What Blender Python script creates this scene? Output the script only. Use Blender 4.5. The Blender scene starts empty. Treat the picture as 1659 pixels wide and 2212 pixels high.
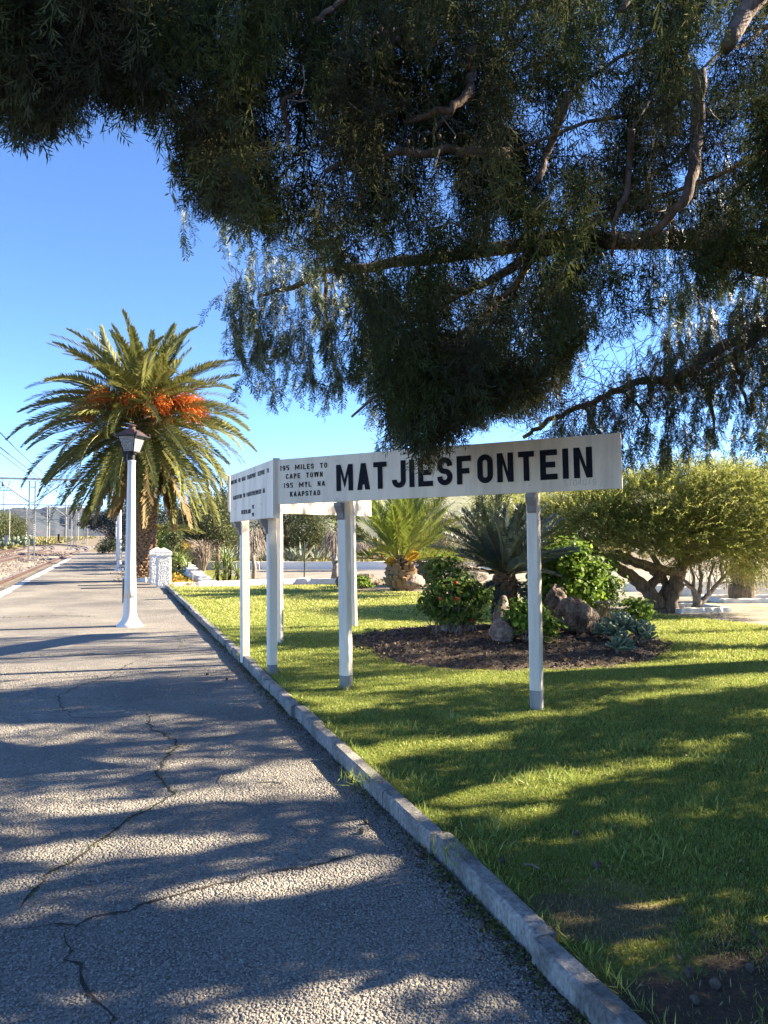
import bpy, math, random
import numpy as np
from mathutils import Vector, Matrix
random.seed(7); R = np.random.default_rng(11)
SC = bpy.context.scene
COL = SC.collection
rad = math.radians
# ---------------------------------------------------------------- camera, light, exposure
FPX, CX, CY, PITCH, CAMH = 1534.0, 829.5, 1106.0, math.atan(51/1534.0), 1.6   # measured from the photograph (1659 px wide)
cd = bpy.data.cameras.new('camera'); cam = bpy.data.objects.new('camera', cd); COL.objects.link(cam)
cam.location = (0, 0, CAMH); cam.rotation_euler = (math.pi/2+PITCH, 0, 0)
cd.sensor_fit = 'HORIZONTAL'; cd.sensor_width = 36; cd.lens = 36*FPX/1659; cd.clip_start = .05; cd.clip_end = 60000
SC.camera = cam
SUN_AZ, SUN_EL = 75.0, 27.0            # azimuth clockwise from +Y
w = bpy.data.worlds.new('World'); SC.world = w; w.use_nodes = True
nt = w.node_tree; bg = nt.nodes['Background']
sky = nt.nodes.new('ShaderNodeTexSky'); sky.sky_type = 'NISHITA'; sky.sun_disc = False
sky.sun_elevation = rad(SUN_EL); sky.sun_rotation = rad(SUN_AZ); sky.altitude = 900; sky.air_density = .62; sky.dust_density = 0; sky.ozone_density = 6.0
nt.links.new(sky.outputs[0], bg.inputs[0]); bg.inputs[1].default_value = .073
ld = bpy.data.lights.new('sun', 'SUN'); sun = bpy.data.objects.new('sun', ld); COL.objects.link(sun)
ld.energy = 4.4; ld.angle = rad(.53); ld.color = (1, .86, .65)
SD = Vector((math.sin(rad(SUN_AZ))*math.cos(rad(SUN_EL)), math.cos(rad(SUN_AZ))*math.cos(rad(SUN_EL)), math.sin(rad(SUN_EL))))
sun.rotation_euler = SD.to_track_quat('Z', 'Y').to_euler()
vs = SC.view_settings; vs.view_transform = 'Standard'; vs.look = 'None'; vs.gamma = 1; vs.use_curve_mapping = False; vs.exposure = 2.65
SC.render.engine = 'CYCLES'; cy = SC.cycles; cy.max_bounces = 7; cy.diffuse_bounces = 3; cy.glossy_bounces = 2; cy.transmission_bounces = 4; cy.transparent_max_bounces = 8
cy.caustics_reflective = False; cy.caustics_refractive = False; cy.use_denoising = True; cy.volume_bounces = 0
# ---------------------------------------------------------------- measuring helpers (photo pixel -> place)
cp, sp = math.cos(PITCH), math.sin(PITCH)
def ray(x, y):
    u, v = (x-CX)/FPX, -(y-CY)/FPX
    return Vector((u, cp-v*sp, sp+v*cp))
def G(x, y, z=0.0):
    d = ray(x, y); k = (z-CAMH)/d.z
    return Vector((d.x*k, d.y*k, z))
def P(x, y, Y):
    d = ray(x, y); k = Y/d.y
    return Vector((d.x*k, Y, CAMH+d.z*k))
def pix(p):
    p = np.asarray(p, float); X, Y, Z = p[..., 0], p[..., 1], p[..., 2]-CAMH
    f = Y*cp+Z*sp; v = -Y*sp+Z*cp; f = np.where(f < .05, .05, f)
    return CX+X/f*FPX, CY-v/f*FPX
# platform frame: s along the kerb (away), t across it (right positive)
K0 = G(1290, 2212); PD = Vector((-.3554, .9347, 0)); PN = Vector((.9347, .3554, 0))
def S(s, t, z=0.0):
    p = K0+PD*s+PN*t; return Vector((p.x, p.y, z))
PANG = math.atan2(PD.y, PD.x)-math.pi/2   # rotation of the platform frame about Z
# ---------------------------------------------------------------- mesh helpers
class MB:
    def __init__(s): s.v = []; s.f = []; s.n = 0; s.nv = []; s.nq = []; s.rn = []
    def add(s, vs, fs):
        o = s.n; s.v.extend([tuple(v) for v in vs]); s.f.extend([tuple(i+o for i in f) for f in fs]); s.n += len(vs); return s
    def box(s, c, size, rot=None, top=None):
        x, y, z = size[0]/2, size[1]/2, size[2]/2; k = top or (1, 1)
        vs = [(-x,-y,-z),(x,-y,-z),(x,y,-z),(-x,y,-z),(-x*k[0],-y*k[1],z),(x*k[0],-y*k[1],z),(x*k[0],y*k[1],z),(-x*k[0],y*k[1],z)]
        vs = [Vector(v) for v in vs]
        if rot is not None: vs = [rot @ v for v in vs]
        c = Vector(c)
        return s.add([v+c for v in vs], [(3,2,1,0),(4,5,6,7),(0,1,5,4),(1,2,6,5),(2,3,7,6),(3,0,4,7)])
    def tube(s, pts, rs, n=6, cap=True):
        pts = [Vector(p) for p in pts]
        if not hasattr(rs, '__len__'): rs = [rs]*len(pts)
        vs, fs = [], []; ref = None
        for i, p in enumerate(pts):
            d = (pts[min(i+1, len(pts)-1)]-pts[max(i-1, 0)]).normalized()
            if ref is None: ref = d.orthogonal().normalized()
            ref = (ref-d*ref.dot(d)).normalized() if (ref-d*ref.dot(d)).length > 1e-5 else d.orthogonal().normalized()
            b = d.cross(ref)
            for k in range(n):
                a = 2*math.pi*k/n; vs.append(p+(ref*math.cos(a)+b*math.sin(a))*rs[i])
        for i in range(len(pts)-1):
            for k in range(n):
                a, b2 = i*n+k, i*n+(k+1) % n; fs.append((a, b2, b2+n, a+n))
        if cap: fs.append(tuple(range(n-1, -1, -1))); fs.append(tuple((len(pts)-1)*n+k for k in range(n)))
        return s.add(vs, fs)
    def lathe(s, prof, n=16, c=(0,0,0), mod=None, cap=True):
        vs, fs = [], []
        for i, (r, z) in enumerate(prof):
            for k in range(n):
                a = 2*math.pi*k/n; rr = r*(mod(k, z) if mod else 1); vs.append((c[0]+rr*math.cos(a), c[1]+rr*math.sin(a), c[2]+z))
        for i in range(len(prof)-1):
            for k in range(n): fs.append((i*n+k, i*n+(k+1) % n, (i+1)*n+(k+1) % n, (i+1)*n+k))
        if cap: fs.append(tuple(range(n-1, -1, -1))); fs.append(tuple((len(prof)-1)*n+k for k in range(n)))
        return s.add(vs, fs)
    def prism(s, poly, fr, d):
        """poly (ccw 2-D) in frame fr=(O,u,v,n), thickness d along n"""
        O, u, v, n = fr; m = len(poly)
        ar = sum(poly[i][0]*poly[(i+1) % m][1]-poly[(i+1) % m][0]*poly[i][1] for i in range(m))
        if ar < 0: poly = poly[::-1]
        a = [O+u*x+v*y for x, y in poly]; b = [p+n*d for p in a]
        return s.add(a+b, [tuple(range(m, 2*m))]+[(i, (i+1) % m, m+(i+1) % m, m+i) for i in range(m)])
    def quads(s, V, rn=None):
        """V: (k,4,3) numpy quads"""
        s.nv.append(np.asarray(V, np.float32).reshape(-1, 3))
        k = len(V); s.rn.append(np.repeat(np.asarray(rn if rn is not None else R.random(k), np.float32), 4)); return s
    def build(s, name, mat, parent=None, smooth=False, kind=None, world=True):
        me = bpy.data.meshes.new(name)
        nv0 = len(s.v)
        V = [np.array(s.v, np.float32).reshape(-1, 3)] if nv0 else []
        V += s.nv; V = np.concatenate(V) if V else np.zeros((0, 3), np.float32)
        nq = (len(V)-nv0)//4
        li = [i for f in s.f for i in f]; lt = [len(f) for f in s.f]
        loops = np.concatenate([np.array(li, np.int32), np.arange(nv0, nv0+4*nq, dtype=np.int32)])
        tot = np.concatenate([np.array(lt, np.int32), np.full(nq, 4, np.int32)])
        st = np.concatenate([[0], np.cumsum(tot)[:-1]]).astype(np.int32)
        me.vertices.add(len(V)); me.vertices.foreach_set('co', V.ravel())
        me.loops.add(len(loops)); me.loops.foreach_set('vertex_index', loops)
        me.polygons.add(len(tot)); me.polygons.foreach_set('loop_start', st); me.polygons.foreach_set('loop_total', tot)
        me.polygons.foreach_set('use_smooth', np.full(len(tot), bool(smooth)))
        if s.rn:
            a = me.attributes.new('rnd', 'FLOAT', 'POINT'); a.data.foreach_set('value', np.concatenate([np.full(nv0, .5, np.float32)]+s.rn))
        me.update(calc_edges=True); me.validate()
        if mat: me.materials.append(mat)
        return obj(name, me, parent, kind, world)
def obj(name, me, parent=None, kind=None, world=True):
    o = bpy.data.objects.new(name, me); COL.objects.link(o)
    if parent is not None:
        o.parent = parent
        if world and parent.type == 'EMPTY': o.matrix_parent_inverse = Matrix.Translation(-parent.location)
    if kind: o['kind'] = kind
    return o
def thing(name, label, cat, loc=(0, 0, 0), rz=0, group=None):
    o = bpy.data.objects.new(name, None); COL.objects.link(o); o.location = loc; o.rotation_euler = (0, 0, rz); o.empty_display_size = .2
    return tag(o, label, cat, group)
def tag(o, label, cat, group=None):
    o['label'] = label; o['category'] = cat
    if group: o['group'] = group
    return o
KIDS = {}
def dup(root, loc, rz, label, group=None):
    r = root.copy(); COL.objects.link(r); r.location = loc; r.rotation_euler = (0, 0, rz); r['label'] = label
    if group: r['group'] = group
    def rec(a, b):
        for ch in list(a.children):
            c = ch.copy(); COL.objects.link(c); c.parent = b; rec(ch, c)
    rec(root, r); return r
def inst(name, me, parent, M):
    o = obj(name, me, parent, None, False); o.matrix_basis = M; return o
def V3(*a): return np.array(a, float)
def nrm(a): return a/np.maximum(np.linalg.norm(a, axis=-1, keepdims=True), 1e-9)
def leaf_quads(Pt, D, N, L, W):
    """rhombus leaves: base, side, tip, side"""
    D = nrm(D); Sd = nrm(np.cross(D, N)); L = np.asarray(L)[..., None]; W = np.asarray(W)[..., None]
    m = Pt+D*L*.45
    return np.stack([Pt, m+Sd*W/2, Pt+D*L, m-Sd*W/2], axis=-2)
def rsph(n): return nrm(R.normal(size=(n, 3)))
def frames(D, roll=None):
    """rotation matrices (n,3,3) with columns D, side, normal; normal as near up as possible, then rolled"""
    D = nrm(D); up = np.tile(V3(0, 0, 1), (len(D), 1)); sd = np.cross(up, D); bad = np.linalg.norm(sd, axis=1) < 1e-3; sd[bad] = V3(1, 0, 0); sd = nrm(sd); n = np.cross(D, sd)
    if roll is not None:
        c, s_ = np.cos(roll)[:, None], np.sin(roll)[:, None]; sd, n = sd*c+n*s_, n*c-sd*s_
    return np.stack([D, sd, n], axis=-1)
def spread(T, Pt, Rm, sc):
    """T (k,4,3) template quads -> placed at every Pt: (m*k,4,3)"""
    A = np.einsum('mij,kcj->mkci', Rm, T)*np.asarray(sc)[:, None, None, None]+Pt[:, None, None, :]
    return A.reshape(-1, 4, 3)
# ---------------------------------------------------------------- materials
def nodes(name):
    m = bpy.data.materials.new(name); m.use_nodes = True; t = m.node_tree; return m, t, t.nodes['Principled BSDF']
def ramp(t, fac, stops):
    r = t.nodes.new('ShaderNodeValToRGB'); e = r.color_ramp.elements
    while len(e) < len(stops): e.new(.5)
    for i, (p, c) in enumerate(stops): e[i].position = p; e[i].color = (*c, 1)
    t.links.new(fac, r.inputs[0]); return r.outputs[0]
def noise(t, scale, detail=4, rough=.55, vec=None, dist=0):
    n = t.nodes.new('ShaderNodeTexNoise'); n.inputs['Scale'].default_value = scale; n.inputs['Detail'].default_value = detail; n.inputs['Roughness'].default_value = rough; n.inputs['Distortion'].default_value = dist
    if vec is not None: t.links.new(vec, n.inputs['Vector'])
    return n.outputs['Fac']
def coords(t, sc=(1, 1, 1)):
    tc = t.nodes.new('ShaderNodeTexCoord'); mp = t.nodes.new('ShaderNodeMapping'); mp.inputs['Scale'].default_value = sc; t.links.new(tc.outputs['Object'], mp.inputs[0]); return mp.outputs[0]
def bump(t, b, h, st, dist=.01):
    n = t.nodes.new('ShaderNodeBump'); n.inputs['Strength'].default_value = st; n.inputs['Distance'].default_value = dist; t.links.new(h, n.inputs['Height']); t.links.new(n.outputs[0], b.inputs['Normal']); return n
def mixc(t, f, a, b, mode='MIX'):
    m = t.nodes.new('ShaderNodeMix'); m.data_type = 'RGBA'; m.blend_type = mode
    for k, x in ((0, f), (6, a), (7, b)):
        if hasattr(x, 'links'): t.links.new(x, m.inputs[k])
        else: m.inputs[k].default_value = x if k == 0 else (*x, 1)
    return m.outputs[2]
def pmat(name, c1, c2, scale=3, rough=.85, bs=0, bscale=40, bdist=.01, c3=None, sc=(1, 1, 1), lo=.35, hi=.65, spec=.3, metal=0, fine=None):
    m, t, b = nodes(name); v = coords(t, sc)
    st = [(lo, c1), (hi, c2)] if c3 is None else [(lo, c1), ((lo+hi)/2, c2), (hi, c3)]
    c = ramp(t, noise(t, scale, 5, .6, v), st)
    if fine:
        f = ramp(t, noise(t, fine, 3, .6, v), [(.3, (.55, .55, .55)), (.7, (1.25, 1.25, 1.25))]); c = mixc(t, 1.0, c, f, 'MULTIPLY')
    t.links.new(c, b.inputs['Base Color'])
    b.inputs['Roughness'].default_value = rough; b.inputs['Specular IOR Level'].default_value = spec; b.inputs['Metallic'].default_value = metal
    if bs: bump(t, b, noise(t, bscale, 4, .6, v), bs, bdist)
    return m
def leafmat(name, stops, trans=.3, rough=.5, spec=.3, patch=None):
    m, t, b = nodes(name)
    at = t.nodes.new('ShaderNodeAttribute'); at.attribute_name = 'rnd'
    f = at.outputs['Fac']
    c = ramp(t, f, stops)
    if patch:
        v = coords(t); c = mixc(t, ramp(t, noise(t, patch[0], 2, .5, v), [(.42, (0, 0, 0)), (.62, (1, 1, 1))]), c, patch[1])
    t.links.new(c, b.inputs['Base Color']); b.inputs['Roughness'].default_value = rough; b.inputs['Specular IOR Level'].default_value = spec
    tr = t.nodes.new('ShaderNodeBsdfTranslucent'); t.links.new(c, tr.inputs[0]); mx = t.nodes.new('ShaderNodeMixShader'); mx.inputs[0].default_value = trans
    t.links.new(b.outputs[0], mx.inputs[1]); t.links.new(tr.outputs[0], mx.inputs[2]); t.links.new(mx.outputs[0], t.nodes['Material Output'].inputs[0])
    return m
def asphalt(name, k=1.0):
    m, t, b = nodes(name); v = coords(t)
    vo = t.nodes.new('ShaderNodeTexVoronoi'); vo.inputs['Scale'].default_value = 75; t.links.new(v, vo.inputs['Vector'])
    c = ramp(t, noise(t, .55, 5, .6, v, .4), [(.3, (.095*k, .088*k, .08*k)), (.5, (.15*k, .137*k, .118*k)), (.72, (.215*k, .194*k, .162*k))])
    g = t.nodes.new('ShaderNodeRGBToBW'); t.links.new(vo.outputs['Color'], g.inputs[0])
    c = mixc(t, 1.0, c, ramp(t, g.outputs[0], [(.2, (.75, .75, .76)), (.5, (.98, .98, .98)), (.85, (1.28, 1.26, 1.22))]), 'MULTIPLY')
    c = mixc(t, ramp(t, noise(t, 2.2, 6, .7, v), [(.56, (0, 0, 0)), (.7, (.55, .55, .55))]), c, (.09*k, .075*k, .06*k))
    t.links.new(c, b.inputs['Base Color']); b.inputs['Roughness'].default_value = .85; b.inputs['Specular IOR Level'].default_value = .25
    bump(t, b, vo.outputs['Distance'], 1.0, -.012); return m
def painted(name, col, dirt, crack=True, rough=.55):
    m, t, b = nodes(name); v = coords(t); v2 = coords(t, (1, 1, .12))
    c = mixc(t, ramp(t, noise(t, 5, 6, .65, v2), [(.46, (0, 0, 0)), (.74, (.75, .75, .75))]), col, dirt)
    c = mixc(t, ramp(t, noise(t, 60, 3, .6, v), [(.66, (0, 0, 0)), (.74, (.5, .5, .5))]), c, tuple(x*.6 for x in dirt))
    t.links.new(c, b.inputs['Base Color']); b.inputs['Roughness'].default_value = rough; b.inputs['Specular IOR Level'].default_value = .3
    bump(t, b, noise(t, 18, 4, .6, v2), .25, .004); return m
def roughcast(name, col=(.78, .76, .72)):
    m, t, b = nodes(name); v = coords(t); c = mixc(t, ramp(t, noise(t, 4, 5, .6, v), [(.5, (0, 0, 0)), (.8, (.5, .5, .5))]), col, tuple(x*.75 for x in col))
    t.links.new(c, b.inputs['Base Color']); b.inputs['Roughness'].default_value = .9
    vo = t.nodes.new('ShaderNodeTexVoronoi'); vo.inputs['Scale'].default_value = 34; t.links.new(v, vo.inputs['Vector']); bump(t, b, vo.outputs['Distance'], 1.0, -.03); return m
M = {}
M['asphalt'] = asphalt('worn_asphalt', 1.5); M['road'] = asphalt('road_asphalt', 1.0)
M['chip'] = leafmat('stone_chip', [(0, (.2, .188, .17)), (.5, (.28, .255, .222)), (.85, (.34, .308, .265)), (1, (.46, .42, .37))], 0, .8)
M['crack'] = pmat('crack_dirt', (.02, .017, .012), (.05, .042, .03), 30)
M['kerb'] = pmat('kerb_concrete', (.15, .14, .125), (.36, .335, .3), 5, .9, .9, 90, .008, fine=60, sc=(1, 1, .6))
M['soil'] = pmat('garden_soil', (.05, .036, .026), (.145, .105, .075), 9, .95, 1.0, 45, .03, fine=40)
M['dirt'] = pmat('bare_dirt', (.06, .042, .028), (.13, .095, .068), 7, .95, .8, 60, .01, fine=70)
def turf():
    m, t, b = nodes('turf_base'); v = coords(t)
    c = ramp(t, noise(t, 5, 5, .6, v), [(.35, (.11, .125, .02)), (.55, (.22, .22, .045)), (.7, (.22, .19, .075))])
    sx = t.nodes.new('ShaderNodeSeparateXYZ'); t.links.new(v, sx.inputs[0])
    def math_(op, a, b_):
        n = t.nodes.new('ShaderNodeMath'); n.operation = op
        for k, x in enumerate((a, b_)):
            if hasattr(x, 'links'): t.links.new(x, n.inputs[k])
            else: n.inputs[k].default_value = x
        return n.outputs[0]
    for (cx, cy_, rx, ry, col) in ((1.02, 2.25, .62, .34, (.1, .072, .05)), (1.75, 2.5, .7, .45, (.1, .072, .05)), (.84, 2.92, .42, .2, (.17, .14, .075))):
        d = math_('ADD', math_('POWER', math_('DIVIDE', math_('SUBTRACT', sx.outputs[0], cx), rx), 2.0), math_('POWER', math_('DIVIDE', math_('SUBTRACT', sx.outputs[1], cy_), ry), 2.0))
        d = math_('ADD', d, math_('MULTIPLY', math_('SUBTRACT', noise(t, 7, 5, .65, v), .5), 2.2)); c = mixc(t, ramp(t, d, [(.6, (1, 1, 1)), (1.0, (0, 0, 0))]), c, col)
    f = ramp(t, noise(t, 70, 3, .6, v), [(.3, (.6, .6, .6)), (.7, (1.2, 1.2, 1.2))]); c = mixc(t, 1.0, c, f, 'MULTIPLY')
    t.links.new(c, b.inputs['Base Color']); b.inputs['Roughness'].default_value = .95; b.inputs['Specular IOR Level'].default_value = .1; bump(t, b, noise(t, 60, 4, .6, v), .7, .015); return m
M['turf'] = turf()
M['earth'] = pmat('karoo_earth', (.13, .1, .066), (.2, .155, .1), .3, .95, .4, 8, .05, c3=(.13, .125, .055))
M['gravel'] = pmat('car_park_gravel', (.24, .2, .15), (.36, .31, .24), 1.2, .95, .8, 50, .02, c3=(.24, .24, .11), fine=60)
M['ballast'] = pmat('track_ballast', (.16, .135, .11), (.36, .31, .26), 14, .95, 1.0, 16, .06, fine=9)
M['white'] = painted('white_paint', (.7, .69, .66), (.45, .42, .37))
M['cream'] = painted('cream_board_paint', (.82, .69, .52), (.48, .4, .3))
M['creampost'] = painted('cream_post_paint', (.8, .72, .6), (.48, .42, .34))
M['greypaint'] = painted('grey_post_paint', (.24, .235, .23), (.45, .43, .4))
M['bracket'] = painted('bracket_paint', (.27, .245, .235), (.2, .18, .17))
M['black'] = pmat('black_letter_paint', (.006, .007, .011), (.014, .015, .022), 20, .7, .2, 60, .003, spec=.12)
M['faded'] = pmat('faded_letter_paint', (.02, .021, .025), (.14, .135, .13), 60, .6, lo=.45, hi=.75)
M['scratch'] = pmat('scratched_number', (.36, .34, .3), (.42, .4, .36), 30, .8)
M['lantern'] = pmat('black_lantern_iron', (.014, .013, .014), (.035, .03, .028), 15, .5, metal=.4)
M['rust'] = pmat('rusty_roof_iron', (.03, .025, .025), (.11, .06, .045), 9, .55, metal=.3)
M['rough'] = roughcast('white_roughcast')
M['smoothwhite'] = pmat('white_render', (.7, .69, .65), (.8, .79, .76), 8, .85, .4, 40, .01)
M['bark'] = pmat('cypress_bark', (.09, .062, .048), (.22, .155, .12), 14, .95, 1.0, 30, .02, sc=(1, 1, .3))
M['palebark'] = pmat('furrowed_bark', (.11, .075, .05), (.3, .225, .16), 9, .95, 1.0, 16, .05, sc=(3, 3, .35))
M['greybark'] = pmat('grey_twig_bark', (.16, .135, .115), (.33, .29, .25), 12, .95, .6, 30, .01)
M['boot'] = leafmat('palm_leaf_base', [(0, (.12, .075, .045)), (.5, (.22, .14, .08)), (1, (.34, .23, .13))], 0, .9)
M['bootbright'] = leafmat('cut_palm_base', [(0, (.16, .1, .06)), (.5, (.3, .19, .1)), (1, (.46, .27, .1))], 0, .85)
M['palmcore'] = pmat('palm_trunk_fibre', (.045, .028, .018), (.12, .08, .05), 20, .95, 1.0, 50, .03)
M['frond'] = leafmat('date_palm_leaf', [(0, (.09, .1, .024)), (.5, (.16, .165, .045)), (1, (.26, .24, .08))], .25, .5, .2)
M['frondold'] = leafmat('old_palm_leaf', [(0, (.16, .12, .04)), (.5, (.2, .14, .055)), (1, (.26, .18, .08))], .2, .7)
M['fronddead'] = leafmat('dead_palm_leaf', [(0, (.13, .075, .035)), (.5, (.2, .12, .06)), (1, (.28, .18, .1))], .15, .8)
M['rachis'] = pmat('palm_midrib', (.17, .17, .05), (.24, .22, .08), 6, .5)
M['date'] = leafmat('orange_date_stalk', [(0, (.45, .1, .02)), (.5, (.62, .17, .03)), (1, (.72, .28, .06))], .2, .5)
M['frondsmall'] = leafmat('young_palm_leaf', [(0, (.13, .18, .028)), (.5, (.21, .26, .045)), (1, (.33, .34, .08))], .35, .42, .4)
M['frondyellow'] = leafmat('yellowed_palm_leaf', [(0, (.38, .23, .03)), (1, (.55, .36, .06))], .35, .5)
M['cycad'] = leafmat('blue_cycad_leaf', [(0, (.035, .06, .055)), (.5, (.06, .09, .085)), (1, (.11, .15, .145))], .08, .42, .5)
M['cypress'] = leafmat('cypress_scale_leaf', [(0, (.026, .038, .014)), (.45, (.056, .072, .027)), (.75, (.108, .122, .04)), (1, (.22, .22, .075))], .2, .9, .05, patch=(1.1, (.045, .045, .028)))
M['pepper'] = leafmat('pepper_tree_leaf', [(0, (.035, .055, .026)), (.6, (.06, .085, .036)), (1, (.11, .135, .045))], .22, .5, .3)
M['bottle'] = leafmat('fine_shoot_leaf', [(0, (.12, .14, .035)), (.45, (.24, .265, .065)), (.75, (.4, .4, .11)), (1, (.56, .51, .18))], .5, .6, .2)
M['conifer'] = leafmat('dark_conifer_leaf', [(0, (.035, .045, .02)), (.6, (.07, .08, .035)), (1, (.13, .13, .06))], .15, .7)
M['olive'] = leafmat('dusty_tree_leaf', [(0, (.06, .075, .028)), (.6, (.11, .125, .045)), (1, (.18, .185, .075))], .25, .6)
M['greyleaf'] = leafmat('grey_shrub_leaf', [(0, (.17, .165, .1)), (.6, (.28, .265, .17)), (1, (.4, .38, .26))], .2, .7)
M['bluedark'] = leafmat('blue_pine_leaf', [(0, (.018, .026, .028)), (.6, (.036, .048, .052)), (1, (.075, .09, .09))], .1, .7)
M['geranium'] = leafmat('geranium_leaf', [(0, (.05, .09, .02)), (.6, (.1, .165, .032)), (.93, (.15, .23, .04)), (1, (.36, .3, .05))], .4, .6, .15)
M['ivy'] = leafmat('bright_ivy_leaf', [(0, (.08, .14, .022)), (.6, (.16, .25, .035)), (1, (.28, .38, .06))], .42, .55, .15)
M['petal'] = leafmat('red_petal', [(0, (.5, .012, .02)), (1, (.68, .03, .035))], .2, .5)
M['succ'] = leafmat('grey_green_paddle', [(0, (.1, .15, .1)), (.6, (.16, .22, .15)), (1, (.24, .29, .19))], .12, .4, .4)
M['agave'] = leafmat('agave_leaf', [(0, (.2, .23, .15)), (1, (.36, .38, .27))], .1, .5)
M['yucca'] = leafmat('yucca_leaf', [(0, (.15, .2, .045)), (1, (.28, .31, .09))], .25, .45)
M['dry'] = leafmat('dry_twig', [(0, (.16, .11, .075)), (1, (.32, .23, .16))], .1, .9)
M['yellow'] = leafmat('yellow_shrub_leaf', [(0, (.3, .22, .03)), (.7, (.5, .36, .04)), (1, (.5, .2, .05))], .3, .6)
M['rock'] = pmat('weathered_rock', (.06, .043, .034), (.2, .15, .115), 5, .95, 1.0, 11, .1, c3=(.3, .25, .2), fine=25)
M['rockpale'] = pmat('pale_rock', (.2, .15, .125), (.38, .3, .26), 5, .95, 1.0, 18, .04, c3=(.42, .33, .27), fine=30)
M['grass'] = leafmat('lawn_blade', [(0, (.13, .18, .045)), (.4, (.23, .295, .065)), (.7, (.36, .405, .09)), (.9, (.51, .5, .14)), (1, (.6, .53, .26))], .4, .5, .3)
M['drygrass'] = leafmat('dry_lawn_blade', [(0, (.1, .1, .03)), (.4, (.2, .17, .07)), (1, (.36, .3, .15))], .3, .8)
M['moss'] = leafmat('crack_moss', [(0, (.05, .07, .012)), (.7, (.11, .14, .025)), (1, (.2, .17, .05))], .3, .8)
M['steel'] = pmat('galvanised_steel', (.22, .22, .22), (.33, .32, .31), 4, .55, metal=.3)
M['steelcream'] = pmat('pale_mast_paint', (.33, .31, .28), (.42, .39, .34), 4, .6)
M['rail'] = pmat('rusty_rail', (.045, .027, .02), (.09, .05, .036), 8, .7)
M['railtop'] = pmat('worn_rail_top', (.35, .31, .28), (.45, .4, .36), 8, .35, metal=.6)
M['sleeper'] = pmat('concrete_sleeper', (.22, .19, .16), (.33, .29, .25), 5, .9, .4, 40, .01)
M['wire'] = pmat('dark_wire', (.05, .05, .055), (.09, .09, .09), 5, .6)
M['scrub'] = leafmat('karoo_scrub', [(0, (.1, .1, .035)), (.5, (.19, .175, .06)), (1, (.31, .26, .1))], .2, .8)
M['pear'] = leafmat('prickly_pear_pad', [(0, (.12, .17, .1)), (1, (.24, .29, .19))], .05, .5)
M['redpost'] = pmat('red_oxide_paint', (.32, .05, .03), (.4, .07, .04), 6, .6)
M['darkpost'] = pmat('dark_stake', (.03, .028, .025), (.06, .05, .045), 6, .8)
M['cone'] = pmat('cypress_cone', (.045, .033, .025), (.14, .105, .08), 40, .9, .8, 80, .006)
M['twig'] = pmat('fallen_twig', (.16, .12, .09), (.3, .25, .2), 30, .9)
m, t, b = nodes('lantern_glass'); b.inputs['Base Color'].default_value = (.85, .88, .9, 1); b.inputs['Roughness'].default_value = .08; b.inputs['Transmission Weight'].default_value = .75; b.inputs['IOR'].default_value = 1.05; b.inputs['Specular IOR Level'].default_value = .8; M['glass'] = m
m, t, b = nodes('lamp_tube'); b.inputs['Base Color'].default_value = (.85, .85, .82, 1); b.inputs['Roughness'].default_value = .3; M['tube'] = m
# ================================================================ SETTING
LZ = .06                                # lawn level
def sheet(name, pts, z, mat, kind='structure'):
    b = MB(); b.add([(p[0], p[1], z) for p in pts], [tuple(range(len(pts)))])
    o = b.build(name, mat, kind=kind); n = o.data.polygons[0].normal
    if n.z < 0: o.data.flip_normals()
    return o
def gridsheet(name, pts2d, zf, mat, kind='structure'):
    pass
# terrain: one sheet to the horizon, stepping down from the platform to the track bed
b = MB(); ss = [-60, -10, 0, 20, 40, 60, 75, 90, 130, 200, 400, 1000, 4000, 9300]
tt = [(-9300, -.5), (-3000, -.5), (-400, -.5), (-60, -.5), (-24, -.5), (-4.56, -.5), (-4.54, -.06), (0, -.06), (1.6, -.06), (30, -.06), (100, -.06), (600, -.06), (3000, -.06), (9300, -.06)]
for s_ in ss:
    for t_, z_ in tt:
        if s_ >= 75 and -4.6 < t_ < 2: z_ = -.5 if s_ >= 75 else -.3
        b.add([S(s_, t_, z_)], [])
n_ = len(tt)
for i in range(len(ss)-1):
    for j in range(n_-1): b.f.append((i*n_+j, i*n_+j+1, (i+1)*n_+j+1, (i+1)*n_+j))
b.build('ground', M['earth'], kind='structure')
# platform
b = MB(); PL0, PL1 = -3, 73
b.add([S(PL0, -4.5, 0), S(PL1, -4.5, 0), S(PL1, 0, 0), S(PL0, 0, 0), S(PL0, -4.5, -.5), S(PL1, -4.5, -.5), S(PL1, 0, -.5), S(PL0, 0, -.5)], [(3, 2, 1, 0), (0, 1, 5, 4), (1, 2, 6, 5)])
b.build('platform_path', M['asphalt'], kind='structure')
b = MB(); vs = []; k = 60
for i in range(k+1):
    s_ = 6+i*46/k; vs += [S(s_, -4.5+.0, .006), S(s_, -4.22+R.normal()*.025, .006)]
b.add(vs, [(2*i, 2*i+1, 2*i+3, 2*i+2) for i in range(k)])
o = b.build('platform_edge_line', pmat('worn_white_line', (.22, .2, .17), (.6, .58, .54), 5, .85, c3=(.72, .7, .66), lo=.36, hi=.66), kind='structure'); 
for me in (o.data,):
    if me.polygons[0].normal.z < 0: me.flip_normals()
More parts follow.
